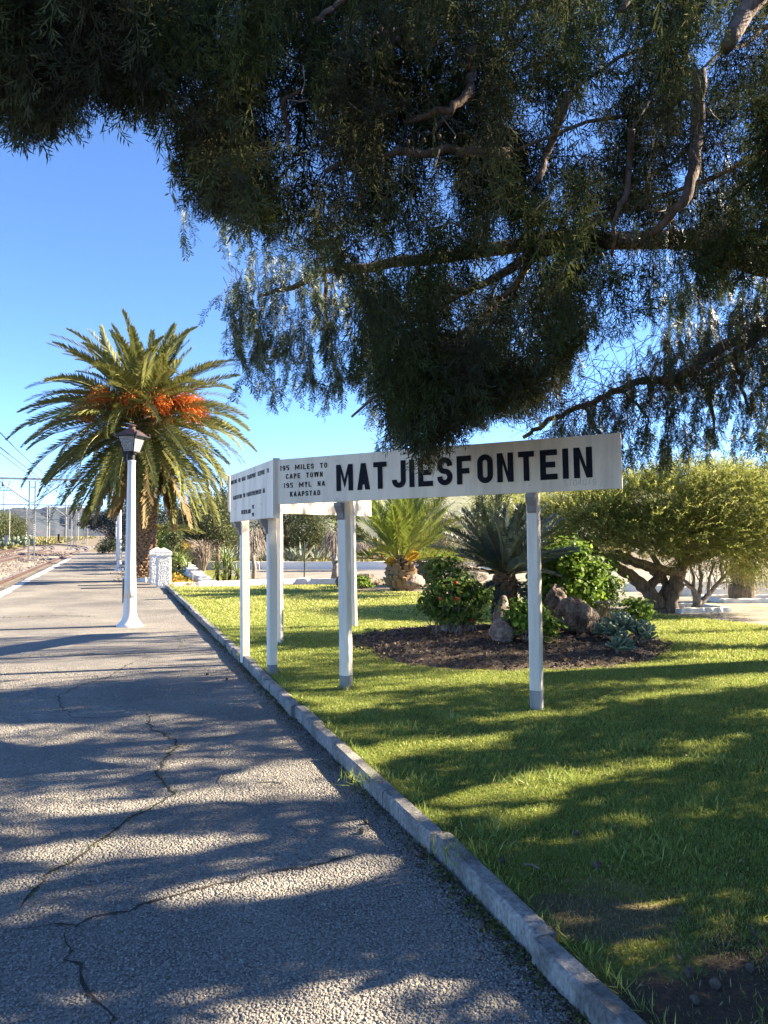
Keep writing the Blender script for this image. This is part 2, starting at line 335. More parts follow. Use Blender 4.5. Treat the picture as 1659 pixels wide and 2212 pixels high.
# lawn
lp = [(1560, 2600), (1800, 2500), (2600, 1600), (1960, 1395), (1659, 1352), (1470, 1331), (1395, 1322), (1200, 1308), (1000, 1290), (905, 1279), (740, 1275), (725, 1262), (560, 1266), (374, 1273)]
LAWN = [G(x, y, LZ) for x, y in lp]
LAWN = [S(-1.5, .09, LZ), S(-1.5, 3.5, LZ)]+LAWN[2:-1]+[S(20.3, .09, LZ)]
sheet('lawn', LAWN, LZ, M['turf'])
LAWN2 = np.array([(p.x, p.y) for p in LAWN])
def inpoly(q, poly):
    x, y = q[:, 0], q[:, 1]; r = np.zeros(len(q), bool); j = len(poly)-1
    for i in range(len(poly)):
        xi, yi = poly[i]; xj, yj = poly[j]
        c = ((yi > y) != (yj > y)) & (x < (xj-xi)*(y-yi)/((yj-yi) if yj != yi else 1e-9)+xi); r ^= c; j = i
    return r
BC, BRX, BRY = V3(1.72, 10.15), 2.3, 2.05
def bedf(x, y):
    a = np.arctan2(y-BC[1], x-BC[0]); k = 1+.05*np.sin(3*a+1)+.04*np.sin(5*a)
    return np.hypot((x-BC[0])/BRX, (y-BC[1])/BRY)/k
b = MB(); nr, na = 34, 110; vs = []
for i in range(nr+1):
    for j in range(na):
        a = 2*math.pi*j/na; k = (1+.05*math.sin(3*a+1)+.04*math.sin(5*a))*i/nr; x, y = BC[0]+BRX*k*math.cos(a), BC[1]+BRY*k*math.sin(a)
        e = i/nr; h = .012+.11*max(0, 1-e)**.6*(e < 1)+(R.normal()*.02 if i < nr else 0)-(.035 if .9 < e < 1 else 0)
        vs.append((x+R.normal()*.012, y+R.normal()*.012, LZ+max(h, -.03) if i < nr else LZ+.002))
fs = [(i*na+j, i*na+(j+1) % na, (i+1)*na+(j+1) % na, (i+1)*na+j) for i in range(1, nr) for j in range(na)]+[(0, na+j, na+(j+1) % na) for j in range(na)]
o = b.add(vs, fs).build('garden_bed_soil', M['soil'], None, True, kind='structure'); o.data.flip_normals() if o.data.polygons[5].normal.z < 0 else None
# car park gravel, roads
sheet('car_park_gravel', [G(1200, 1300, 0), G(1395, 1318, 0), G(1470, 1327, 0), G(1659, 1348, 0), G(2300, 1420, 0), Vector((60, 9, 0)), Vector((60, 34, 0)), Vector((3, 34, 0)), Vector((2.2, 21, 0))], -.03, M['gravel'])
sheet('car_park_road', [P(1380, 1250, 19.4)*1, Vector((8.2, 24.6, 0)), Vector((60, 33, 0)), Vector((60, 22, 0)), Vector((10.2, 18.3, 0)), Vector((8.2, 20.4, 0))][1:], -.024, M['road'])
sheet('garden_road', [G(575, 1250, 0), G(650, 1249, 0), G(760, 1248, 0), G(900, 1250, 0), Vector((3.0, 26, 0)), Vector((6, 34, 0)), G(700, 1229, 0), G(560, 1229, 0), Vector((-8, 33, 0)), Vector((-6.4, 29, 0))], -.03, pmat('pale_tar', (.2, .18, .15), (.3, .265, .22), 1.2, .95, .6, 60, .01, fine=50))
sheet('far_lawn', [G(465, 1256, 0), G(572, 1251, 0), Vector((-6.2, 29, 0)), Vector((-8, 33.2, 0)), Vector((-13, 36, 0)), Vector((-13, 31, 0)), Vector((-8, 24.5, 0))], -.02, M['turf'])
# kerb
kerb = thing('lawn_kerb', 'pale concrete kerb of separate stones between asphalt path and lawn', 'kerb', S(0, 0, 0))
s_ = -1.6; i = 0
prof = [(0, -.12), (0, .088), (.014, .1), (.078, .102), (.092, .09), (.092, -.12)]
while s_ < 20.5:
    ln = random.choice([.62, .66, .97, .98, .65]) if s_ > 0 else .98
    b = MB(); m_ = 10; vs = []; off = R.normal()*.008; dz = R.normal()*.006; rot = R.normal()*.008; amp = .0012
    for k in range(m_+1):
        sk = s_+.004+(ln-.008)*k/m_
        for q, (t_, z_) in enumerate(prof):
            e = amp*(2.0 if k in (0, m_) else 1) if 0 < q < 5 else 0
            vs.append(S(sk, t_+off+rot*(k/m_-.5)*2+R.normal()*e, z_+(dz if q not in (0, 5) else 0)+R.normal()*e-abs(R.normal())*e*.8))
    p_ = len(prof)
    b.add(vs, [(k*p_+q, (k+1)*p_+q, (k+1)*p_+q+1, k*p_+q+1) for k in range(m_) for q in range(p_-1)]+[tuple(range(p_)), tuple(m_*p_+q for q in range(p_-1, -1, -1))])
    b.build('kerb_stone', M['kerb'], kerb); s_ += ln
# cracks in the asphalt, each a thin ragged seam of dirt
CR = [[(10, 2011), (112, 1999), (156, 2002), (195, 1985), (273, 1970), (356, 1941), (439, 1919), (562, 1889), (700, 1865), (810, 1838)],
      [(146, 2004), (151, 2058), (171, 2107), (225, 2180), (245, 2240)], [(20, 1975), (63, 1936), (112, 1882), (161, 1853), (215, 1818), (293, 1765), (386, 1711), (337, 1682), (342, 1657), (376, 1618), (376, 1599), (327, 1574), (322, 1545)],
      [(322, 1545), (195, 1552), (156, 1550), (129, 1525), (129, 1501), (171, 1482), (234, 1462), (273, 1438), (327, 1416)], [(-60, 1426), (0, 1420), (195, 1413), (330, 1415), (478, 1407)],
      [(381, 1608), (464, 1594), (571, 1579)], [(-40, 1570), (0, 1565), (156, 1550)], [(-60, 1337), (0, 1335), (132, 1330), (200, 1333)], [(375, 1408), (395, 1390), (372, 1370)], [(100, 1295), (230, 1290), (330, 1293)]]
CW = [.017, .017, .019, .015, .018, .009, .007, .018, .008, .014]
crackpts = []
for c_, wd in zip(CR, CW):
    pts = [G(x, y, 0) for x, y in c_]; path = []
    for a, d in zip(pts[:-1], pts[1:]):
        n_ = max(3, int((d-a).length/.05)); path += [a.lerp(d, i/n_)+Vector((R.normal()*.012, R.normal()*.012, 0)) for i in range(n_)]
    path.append(pts[-1]); b = MB(); vs = []
    for i, p in enumerate(path):
        d = (path[min(i+1, len(path)-1)]-path[max(i-1, 0)]).normalized(); sd = Vector((-d.y, d.x, 0)); e = wd*(.25+.9*R.random())*(min(1, i/4+.1, (len(path)-1-i)/4+.1))
        q = p+sd*R.normal()*.006; vs += [Vector((*(q+sd*e*.5).xy, .004)), Vector((*(q-sd*e*.5).xy, .004))]; crackpts.append((p, wd, c_))
    b.add(vs, [(2*i, 2*i+1, 2*i+3, 2*i+2) for i in range(len(path)-1)])
    b.build('path_crack', M['crack'], kind='structure')
# ================================================================ STATION SIGN
def stroke(pts, th, closed=False):
    q = [np.array(p, float) for p in pts]; pts = [q[0]]
    for p in q[1:]:
        if np.linalg.norm(p-pts[-1]) > 1e-3: pts.append(p)
    if closed and np.linalg.norm(pts[0]-pts[-1]) < 1e-3: pts.pop()
    n = len(pts); L, Rr = [], []
    for i in range(n):
        pa, pb = (pts[i-1] if (i or closed) else None), (pts[(i+1) % n] if (i < n-1 or closed) else None)
        d1 = (pts[i]-pa)/np.linalg.norm(pts[i]-pa) if pa is not None else None; d2 = (pb-pts[i])/np.linalg.norm(pb-pts[i]) if pb is not None else None
        if d1 is None: d1 = d2
        if d2 is None: d2 = d1
        n1, n2 = np.array([-d1[1], d1[0]]), np.array([-d2[1], d2[0]]); m = n1+n2; m = m/np.linalg.norm(m); k = th/2/max(.35, m@n1)
        L.append(pts[i]+m*k); Rr.append(pts[i]-m*k)
    return [[Rr[i], Rr[(i+1) % n], L[(i+1) % n], L[i]] for i in range(n if closed else n-1)]
def arc(cx, cy_, rx, ry, a0, a1, n=7): return [(cx+rx*math.cos(rad(a0+(a1-a0)*i/n)), cy_+ry*math.sin(rad(a0+(a1-a0)*i/n))) for i in range(n+1)]
def rect(x0, y0, x1, y1): return [(x0, y0), (x1, y0), (x1, y1), (x0, y1)]
def glyph(ch, W, t):
    """polygons (no two overlap) of one letter, cap height 1, width W, stroke t"""
    a = t/2; r = min(.5-a, W/2-a); st = lambda p, c=False: stroke(p, t, c); m = W/2
    if ch in 'I1': return [rect(W/2-a, 0, W/2+a, 1)]
    if ch == 'L': return st([(a, 1), (a, a), (W, a)])
    if ch == 'E': return st([(W, 1-a), (a, 1-a), (a, a), (W, a)])+[rect(t, .5-a, W*.88, .5+a)]
    if ch == 'F': return st([(W, 1-a), (a, 1-a), (a, 0)])+[rect(t, .47-a, W*.88, .47+a)]
    if ch == 'T': return [rect(0, 1-t, W, 1), rect(m-a, 0, m+a, 1-t)]
    if ch == 'H': return [rect(0, 0, t, 1), rect(W-t, 0, W, 1), rect(t, .5-a, W-t, .5+a)]
    if ch == 'N': d = t*1.75; return [rect(0, 0, t, 1), rect(W-t, 0, W, 1), [(t, 1), (t, 1-d), (W-t, 0), (W-t, d)]]
    if ch == 'M': d = t*1.6; y = .12; return [rect(0, 0, t, 1), rect(W-t, 0, W, 1), [(t, 1), (t, 1-d), (m, y), (m, y+d)], [(m, y+d), (m, y), (W-t, 1-d), (W-t, 1)]]
    if ch in 'AV':
        dx = m-a; yi = (m-t)/dx
        L = [(0, 0), (t, 0), (m, yi), (m, 1), (m-a, 1)]; Rt = [(W-x, y) for x, y in L]; y0, y1 = .2, .2+t*.9
        o = [L, Rt]
        if ch == 'A': return o+[[(t+dx*y0+.002, y0), (W-t-dx*y0-.002, y0), (W-t-dx*y1-.002, y1), (t+dx*y1+.002, y1)]]
        return [[(x, 1-y) for x, y in p] for p in o]
    if ch == 'W': v = glyph('V', m, min(t, m*.42)); return v+[[(x+m, y) for x, y in p] for p in v]
    if ch == 'Y': L = [(0, 1), (t*1.15, 1), (m, .6), (m, .42), (m-a, .42)]; return [L, [(W-x, y) for x, y in L], rect(m-a, 0, m+a, .42)]
    if ch == 'K':
        lo = lambda k: (t+(W-t)*k, .33+.67*k); return [rect(0, 0, t, 1), [(t, .33), (W, 1), (W-t*1.25, 1), (t, .6)], [lo(.14), (W-t*1.2, 0), (W, 0), lo(.48)]]
    if ch in 'O0': return st(arc(W-a-r, 1-a-r, r, r, 0, 90)+arc(a+r, 1-a-r, r, r, 90, 180)+arc(a+r, a+r, r, r, 180, 270)+arc(W-a-r, a+r, r, r, 270, 360), True) if r < .5-a-.01 else st(arc(m, .5, m-a, .5-a, 0, 345, 23), True)
    if ch == 'C': return st([(W-a, .7)]+arc(W-a-r, 1-a-r, r, r, 0, 90)+arc(a+r, 1-a-r, r, r, 90, 180)+arc(a+r, a+r, r, r, 180, 270)+arc(W-a-r, a+r, r, r, 270, 360)+[(W-a, .3)])
    if ch == 'G': return st([(W-a, .7)]+arc(W-a-r, 1-a-r, r, r, 0, 90)+arc(a+r, 1-a-r, r, r, 90, 180)+arc(a+r, a+r, r, r, 180, 270)+arc(W-a-r, a+r, r, r, 270, 360)+[(W-a, .46), (W*.5, .46)])
    if ch == 'J': return st([(W-a, 1)]+arc(W-a-r, a+r, r, r, 0, -90)+arc(a+r, a+r, r, r, 270, 180)+[(a, .3)])
    if ch == 'U': return st([(a, 1)]+arc(a+r, a+r, r, r, 180, 270)+arc(W-a-r, a+r, r, r, 270, 360)+[(W-a, 1)])
    if ch == 'D': return st([(a, a)]+arc(W-a-r, a+r, r, r, 270, 360)+arc(W-a-r, 1-a-r, r, r, 0, 90)+[(a, 1-a)], True)
    if ch in 'PR':
        q = min(.26, W-2*a-.02, (1-a-.46)/2); o = [rect(0, 0, t, 1)]+st([(t, 1-a)]+arc(W-a-q, 1-a-q, q, q, 90, 0)+arc(W-a-q, .46+q, q, q, 0, -90)+[(t, .46)])
        return o+([[(W*.42, .46-a), (W*.42+t*1.1, .46-a), (W, 0), (W-t*1.15, 0)]] if ch == 'R' else [])
    if ch == 'S': h = (1-2*a)/4; rx = m-a; return st([(W-a, 1-a-h*1.1)]+arc(m, 1-a-h, rx, h, 20, 180, 8)+arc(m, 1-a-h, rx, h, 200, 262, 4)+arc(m, a+h, rx, h, 80, 0, 5)+arc(m, a+h, rx, h, -20, -180+20, 8)+[(a, a+h*1.1)])
    if ch == '5': r2 = min(.27, W-t); return st([(W, 1-a), (a, 1-a), (a, .58), (W-a-r2, .58)]+arc(W-a-r2, .58-r2, r2, r2, 75, 0, 4)+arc(W-a-r2, a+r2, r2, r2, 0, -90, 6)+[(a, a+.06)])
    if ch == '9': return st([(a, .17)]+arc(m, a+r, m-a, r, 225, 360, 6)+arc(m, 1-a-r, m-a, r, 0, 180, 8)+arc(m, .62, m-a, .2, 180, 330, 6))
    if ch == '4': return st([(W*.72, 0), (W*.72, 1), (0, .32), (W*.66, .32)])
    return []
def letter_mesh(mb, ch, fr, x, y, W, H, th, d=.006):
    O, u, v, n = fr
    for poly in glyph(ch, W/H, th/H): mb.prism([(x+p[0]*H, y+p[1]*H) for p in poly], fr, d)
def frame(A, B):
    u = (B-A).normalized(); v = Vector((0, 0, 1)); v = (v-u*v.dot(u)).normalized(); return (A, u, v, u.cross(v))
def onplane(O, n, x, y):
    d = ray(x, y); c = Vector((0, 0, CAMH)); k = (O-c).dot(n)/d.dot(n); return c+d*k
def onfr(fr, x, y):
    p = onplane(fr[0], fr[3], x, y)-fr[0]; return p.dot(fr[1]), p.dot(fr[2])
def scale_top(v): return v
sign = thing('station_sign', 'large cream station nameboard on square posts with black raised place name', 'station sign', (-.6, 9, LZ))
TH = .036
def bbox(mb, fr, w, h, n0, n1, x0=0, y0=0):
    O, u, v, n = fr; q = [O+u*x+v*y for x, y in rect(x0, y0, x0+w, y0+h)]
    mb.add([p+n*n0 for p in q]+[p+n*n1 for p in q], [(3, 2, 1, 0), (4, 5, 6, 7), (0, 1, 5, 4), (1, 2, 6, 5), (2, 3, 7, 6), (3, 0, 4, 7)])
mA, mB_ = Vector((-1.15, 7.45, 1.925)), Vector((1.987, 5.97, 1.997)); fm = frame(mA, mB_); mw, mh = (mB_-mA).length, .471
b = MB(); bbox(b, fm, mw, mh, -TH, 0); board = b.build('name_board', M['cream'], sign)
b = MB(); bbox(b, fm, .018, mh+.012, -TH-.002, .004, x0=mw+.001, y0=-.006); b.build('board_end_cap', M['creampost'], board)
z3 = lambda x: (800+x*1.0247)/1.8517
for ch, x0, x1 in zip('MATJIESFONTEIN', (533, 614, 678, 750, 819, 852, 926, 1003, 1083, 1160, 1243, 1328, 1417, 1459), (597, 663, 729, 803, 835, 909, 985, 1058, 1143, 1223, 1305, 1395, 1437, 1531)):
    xa, xb = z3(x0), z3(x1); yc = lambda x: 1041-47*(x-588)/751
    a0, a1 = onfr(fm, xa, yc(xa))[0], onfr(fm, xb, yc(xb))[0]; b = MB(); letter_mesh(b, ch, fm, a0, mh*.225, a1-a0, mh*.56, .05, .007); b.build('letter', M['black'], board)
def line(fr, text, x0, x1, y, H, th, mat, parent, d=.005, gap=.34):
    prop = {'I': .3, '1': .3, 'M': 1.1, 'W': 1.2, ' ': .95, 'T': .75, 'A': .8}; ws = [prop.get(c, .68) for c in text]
    tot = sum(ws)+gap*(len(text)-1); k = (x1-x0)/tot; x = x0
    for c, wc in zip(text, ws):
        if c != ' ': b = MB(); letter_mesh(b, c, fr, x, y-H/2, wc*k, H, th, d); b.build('letter', mat, parent)
        x += (wc+gap)*k
for text, xa, xb, f in (('195 MILES TO', 606, 707, .2), ('CAPE TOWN', 618, 697, .39), ('195 MYL NA', 613.5, 702, .59), ('KAAPSTAD', 626.5, 691, .786)):
    line(fm, text, onfr(fm, xa, 1035)[0], onfr(fm, xb, 1035)[0], mh*(1-f), .052, .0088, M['black'], board)
b = MB(); x = onfr(fm, 1218, 1043)[0]; x2 = onfr(fm, 1291, 1040)[0]; k = (x2-x)/7
for i, c in enumerate('ST04019'): letter_mesh(b, c, fm, x+i*k, .042+(i % 2)*.004, k*.72, .05, .0035, .0012)
b.build('scratched_number', M['scratch'], board)
def bolt(fr, x, y, par, r=.011):
    O, u, v, n = fr; c = O+u*x+v*y; b = MB(); nn = 8; vs = [c+n*.0005+(u*math.cos(k*math.pi/4)+v*math.sin(k*math.pi/4))*r for k in range(nn)]+[c+n*.007+(u*math.cos(k*math.pi/4)+v*math.sin(k*math.pi/4))*r*.6 for k in range(nn)]
    b.add(vs, [tuple(range(nn, 2*nn))]+[(k, (k+1) % nn, nn+(k+1) % nn, nn+k) for k in range(nn)]); b.build('bolt', M['creampost'], par)
for x, y in ((725, 995), (727, 1079), (1140, 962), (1143, 1047)): bolt(fm, *onfr(fm, x, y), board)
# side board towards the platform
lA, lB = Vector((-2.014, 9.29, 1.776)), Vector((-1.16, 7.43, 1.79)); fl = frame(lA, lB); lw, lh = (lB-lA).length, .611
b = MB(); bbox(b, fl, lw, lh, -TH, 0); sboard = b.build('side_board', M['cream'], sign)
b = MB(); bbox(b, fl, .02, lh+.02, -TH-.03, .008, x0=lw+.001, y0=-.008); b.build('corner_trim', M['creampost'], sign)
xx = lambda zx: (880+zx*.2652)/1.8517
def lx(zx): return onfr(fl, xx(zx), 1058)[0]
for text, z0, z1, f, H in (('JUNCTION FOR ROAD TRANSPORT SERVICE TO', 160, 735, .165, .05), ('AANSLUITING VIR PADVERVOERDIENS NA', 200, 680, .5, .05), ('SUTHERLAND', 325, 465, .83, .05), ('PK', 488, 515, .757, .045), ('PO', 488, 515, .905, .045)):
    line(fl, text, lx(z0), lx(z1), lh*(1-f), H, .0075, M['faded'], sboard, .004, .3)
for zx, f in ((225, .22), (612, .22), (620, .73), (235, .74), (350, .59)): bolt(fl, lx(zx), lh*(1-f), sboard, .012)
# rear board
rA, rB = Vector((-2.06, 9.36, 1.915)), Vector((-.263, 12.8, 1.945)); fr_ = frame(rB, rA); rw = (rB-rA).length
b = MB(); bbox(b, fr_, rw, mh, -TH, 0); b.build('rear_board', M['cream'], sign)
# posts
def post(fr, off, xt, xb, yb, hgt, grey, brk, dirn=1, w_=.105):
    """post standing against board frame fr at pixel column xt/xb, offset behind the board face"""
    O, u, v, n = fr; O2 = O-n*off; base = onplane(O2, n, xb, yb); top = onplane(O2, n, xt, 1060); top = Vector((top.x, top.y, 0))
    base = Vector((base.x, base.y, LZ-.03)); top.z = hgt; c = .012; h = w_/2
    sec = [(-h+c, -h), (h-c, -h), (h, -h+c), (h, h-c), (h-c, h), (-h+c, h), (-h, h-c), (-h, -h+c)]; U = Vector((u.x, u.y, 0)).normalized(); N = Vector((n.x, n.y, 0)).normalized()
    def loft(mb, k0, k1, g=1.0, m=6):
        vs = []
        for i in range(m+1):
            k = k0+(k1-k0)*i/m; p = base.lerp(top, k); vs += [p+U*x*g+N*y*g for x, y in sec]
        mb.add(vs, [(i*8+q, i*8+(q+1) % 8, (i+1)*8+(q+1) % 8, (i+1)*8+q) for i in range(m) for q in range(8)]+[tuple(range(7, -1, -1)), tuple(m*8+q for q in range(8))])
    Hh = top.z-base.z; k0 = grey/Hh if grey else 0
    b = MB(); loft(b, k0, 1); p = b.build('post', M['creampost'], sign)
    if grey: b = MB(); loft(b, 0, k0-.001, 1.0, 2); b.build('painted_foot', M['greypaint'], p)
    if brk is not None:   # corbel under the board in front of the post
        zc = brk; q = base.lerp(top, (zc-base.z)/Hh)+N*(h+.001); pr = [(0, 0), (.085, 0), (.085, -.03), (.07, -.055), (.05, -.08), (.03, -.105), (.02, -.15), (0, -.17)]
        b = MB(); fr2 = (q-U*(h*.72), N, Vector((0, 0, 1)), U); b.prism([(x, y-.004) for x, y in pr], fr2, h*1.44); b.build('bracket', M['bracket'], p)
post(fm, TH+.055, 1150, 1160, 1525, 2.45, .2, 1.975)
post(fm, TH+.055, 741, 748, 1488, 2.38, .17, 1.933)
post(fl, TH+.09, 586, 588, 1455, 2.36, .15, 1.788, w_=.1)
post(fl, TH+.055, 527, 529, 1419, 2.36, 0, 1.777, w_=.1)
post(fr_, TH+.055, 602, 604, 1388, 2.35, 0, None, w_=.09); post(fr_, TH+.055, 760, 765, 1349, 2.38, 0, None, w_=.09)
# ================================================================ LAMP POSTS
lbase = G(280, 1352, 0)
lamp = thing('lamp_post', 'white fluted lamp post with black lantern standing alone on the open asphalt', 'lamp post', lbase, 0, 'white lamp posts along the platform')
b = MB(); NN = 32
b.lathe([(.225, 0), (.222, .02), (.195, .045), (.15, .1), (.122, .17), (.112, .26), (.108, .5)], NN, cap=False)
fl_ = lambda k, z: 1-(.17 if k % 4 == 0 else (.07 if k % 2 else 0))*min(1, max(0, (z-.5)/.2))*min(1, max(0, (2.92-z)/.06))
b.lathe([(.108, .5), (.1, .7), (.09, 1.2), (.082, 1.7), (.074, 2.3), (.066, 2.86), (.068, 2.92), (.074, 2.94), (.05, 2.945)], NN, mod=fl_)
b.build('column', M['white'], lamp, True, world=False)
b = MB(); b.box((-.115, -.02, .62), (.012, .06, .42)); b.build('notice_plate', M['greypaint'], lamp, world=False)
b = MB(); b.lathe([(.06, 2.945), (.058, 3.05), (.09, 3.055), (.09, 3.085)], 16); b.box((-.11, 0, 3.0), (.05, .09, .17)); b.tube([(-.1, -.04, 3.07), (-.085, -.06, 2.86), (-.08, -.07, 2.7)], .006, 5); b.build('neck', M['lantern'], lamp, world=False)
lz0, lz1, w0, w1 = 3.09, 3.36, .1, .165
b = MB(); rot = Matrix.Rotation(rad(-14), 3, 'Z')
def rv(x, y, z): return rot @ Vector((x, y, z))
for sx, sy in ((1, 1), (1, -1), (-1, 1), (-1, -1)): b.tube([rv(sx*w0, sy*w0, lz0), rv(sx*w1, sy*w1, lz1)], .011, 4)
b.box((0, 0, lz0), (w0*2.25, w0*2.25, .02), rot); b.box((0, 0, lz1+.012), (.47, .44, .022), rot)
for sx in (1, -1):
    for sy in (1, -1): b.lathe([(.018, 0), (.022, .03), (.01, .05)], 8, c=rv(sx*.22, sy*.2, lz1+.024))
lf = b.build('lantern', M['lantern'], lamp, world=False)
for k in range(4):
    q = rot @ Matrix.Rotation(math.pi/2*k, 3, 'Z'); b = MB(); e = .006
    vs = [q @ Vector(v) for v in ((-w0+e, -w0, lz0+.012), (w0-e, -w0, lz0+.012), (w1-e, -w1, lz1-.004), (-w1+e, -w1, lz1-.004))]; n_ = (vs[1]-vs[0]).cross(vs[3]-vs[0]).normalized()*.003
    b.add(vs+[v-n_ for v in vs], [(0, 1, 2, 3), (7, 6, 5, 4), (0, 4, 5, 1), (1, 5, 6, 2), (2, 6, 7, 3), (3, 7, 4, 0)]); b.build('glass_pane', M['glass'], lf)
b = MB(); b.box((0, 0, lz1+.078), (.42, .4, .105), rot, (.42, .42)); b.lathe([(.075, lz1+.13), (.06, lz1+.15), (.06, lz1+.19), (.085, lz1+.2), (.05, lz1+.225), (.012, lz1+.24)], 12); b.build('lantern_roof', M['rust'], lf)
b = MB()
for k in range(6): a = k*1.05; b.tube([(.025*math.cos(a), .025*math.sin(a), lz0+.02), (.035*math.cos(a), .035*math.sin(a), lz0+.08), (.065*math.cos(a), .065*math.sin(a), lz0+.15)], .014, 6)
b.lathe([(.04, lz0+.012), (.03, lz0+.03)], 10); b.build('lamp_bulb', M['tube'], lf)
dup(lamp, S(33.0, -1.25), .4, 'second white lamp post partly behind the big palm, next after the one on open asphalt')
dup(lamp, S(50.5, -1.25), 1.0, 'third white lamp post, just left of the second one behind the palm')
dup(lamp, S(70, -1.3), .2, 'thin farthest white lamp post beyond the palm, before the dark pine')
# ================================================================ ROUGHCAST PILLARS
def pillar(name, label, c, w_, h_, yaw):
    t_ = thing(name, label, 'pillar', c, 0, 'roughcast gate pillars'); rot = Matrix.Rotation(yaw, 3, 'Z')
    b = MB(); b.box(rot @ Vector((0, 0, h_*.42)), (w_, w_, h_*.84), rot); sh = b.build('shaft', M['smoothwhite'], t_, world=False)
    for k in range(4):
        q = rot @ Matrix.Rotation(math.pi/2*k, 3, 'Z'); nx, nz = 28, 56; vs = []; b = MB()
        for j in range(nz+1):
            for i in range(nx+1):
                ed = i in (0, nx) or j in (0, nz); vs.append(q @ Vector(((i/nx-.5)*w_*.88, -w_/2-(.001 if ed else .006+.008*R.random()), .03+(h_*.8-.05)*j/nz)))
        b.add(vs, [(j*(nx+1)+i, j*(nx+1)+i+1, (j+1)*(nx+1)+i+1, (j+1)*(nx+1)+i) for j in range(nz) for i in range(nx)]); b.build('roughcast_panel', M['rough'], sh, world=False)
    b = MB(); b.box(rot @ Vector((0, 0, h_*.84+.055)), (w_+.06, w_+.06, .105), rot); cp_ = b.build('cap', M['rough'], t_, world=False)
    b = MB(); b.box(rot @ Vector((0, 0, h_*.84+.11+h_*.055)), (w_+.07, w_+.07, h_*.11), rot, (.06, .06)); b.build('cap_top', M['smoothwhite'], cp_, world=False)
pillar('roughcast_pillar', 'front white roughcast pillar with pyramid cap at the end of the kerb', G(353, 1268, 0), .41, 1.17, PANG)
pillar('roughcast_pillar', 'rear white roughcast pillar partly hidden behind the front pillar', G(338, 1262, 0), .41, 1.17, PANG)
# low whitewashed edgings
def lowwall(name, label, pts, h, wd, mat=None, group=None, n_=6, part='edging_stone', jit=.012):
    t_ = thing(name, label, 'edging', pts[0], 0, group)
    for a, d in zip(pts[:-1], pts[1:]):
        ln = (d-a).length; m_ = max(1, int(ln/n_)) if n_ else 1
        for i in range(m_):
            p0, p1 = a.lerp(d, i/m_), a.lerp(d, (i+1)/m_); u = (p1-p0).normalized(); sd = Vector((-u.y, u.x, 0)); vs = []; k = 6; b = MB()
            for j in range(k+1):
                p = p0.lerp(p1, j/k*.985+.005); e = [R.normal()*jit for _ in range(4)]
                vs += [p+sd*(wd/2)+Vector((0, 0, -.05)), p+sd*(wd/2*.92+e[0])+Vector((0, 0, h+e[1])), p-sd*(wd/2*.92+e[2])+Vector((0, 0, h+e[3])), p-sd*(wd/2)+Vector((0, 0, -.05))]
            b.add(vs, [(j*4+q, (j+1)*4+q, (j+1)*4+q+1, j*4+q+1) for j in range(k) for q in range(3)]+[(0, 1, 2, 3), (k*4+3, k*4+2, k*4+1, k*4)]); b.build(part, mat or M['rough'], t_)
    return t_
lowwall('white_edging', 'low white roughcast edging along the back of the lawn', [G(372, 1268, 0), G(455, 1265, 0), G(560, 1260, 0), G(640, 1258, 0), G(735, 1257, 0)], .13, .3, n_=1.1)
st_ = thing('stepped_edging', 'line of stepped white blocks running back behind the roughcast pillars', 'edging', G(452, 1262, 0))
for i in range(11):
    a = G(452, 1263, 0)+PD*(i*1.55)+PN*.02; hh = .1+.06*i; b = MB(); b.box(a+PD*.75+Vector((0, 0, hh/2)), (.42+R.normal()*.02, 1.5, hh+.05), Matrix.Rotation(PANG+R.normal()*.02, 3, 'Z'), (.95, .98)); b.build('white_block', M['smoothwhite'], st_)
lowwall('white_road_wall', 'long low white wall on the far side of the garden road', [Vector((-13, 36, -.06)), G(560, 1229, 0)+Vector((0, .2, -.06)), G(840, 1229, 0)+Vector((0, .2, -.06)), Vector((6, 35.5, -.06))], .4, .25, M['smoothwhite'], n_=4, part='wall_section', jit=.006)
# ================================================================ SUNLIGHT GAPS: where the photograph shows sun on the ground, the crowns to the right have gaps
BANDS = [(470,1540,700,1528,9),(500,1668,785,1652,22),(300,1640,520,1636,7),(0,1718,300,1700,6),(60,1742,420,1716,10),(420,1706,765,1694,14),(30,1835,485,1806,19),(330,1928,600,1900,14),(560,1905,870,1843,16),
 (780,1795,905,1772,11),(560,2140,900,2100,10),(450,2200,950,2168,24),(0,1440,110,1432,9),(170,1448,240,1445,5),(440,1478,570,1468,8),(370,1416,600,1400,5),(250,1390,600,1384,5),(0,1400,180,1395,7),(0,1530,60,1535,8),(230,1990,330,1975,6),(640,2050,860,2025,10),
 (590,1502,810,1488,24),(925,1484,1165,1460,10),(1185,1464,1450,1453,10),(755,1634,1070,1610,14),(680,1600,760,1590,8),(905,1750,1225,1690,16),(1195,1694,1440,1656,11),(1130,1955,1445,1950,34),(1595,1905,1720,1880,50),(1490,1482,1720,1470,10),(1410,1382,1720,1392,9),(1470,1422,1720,1432,13),(1050,1562,1260,1545,7),(1430,1632,1570,1600,9),(1000,1790,1160,1760,8),(1300,1520,1500,1500,6),(1560,1560,1700,1550,9),(640,1545,760,1532,7)]
AZv = V3(math.sin(rad(SUN_AZ)), math.cos(rad(SUN_AZ)), 0); AZb = V3(-AZv[1], AZv[0], 0); TANE = math.tan(rad(SUN_EL))
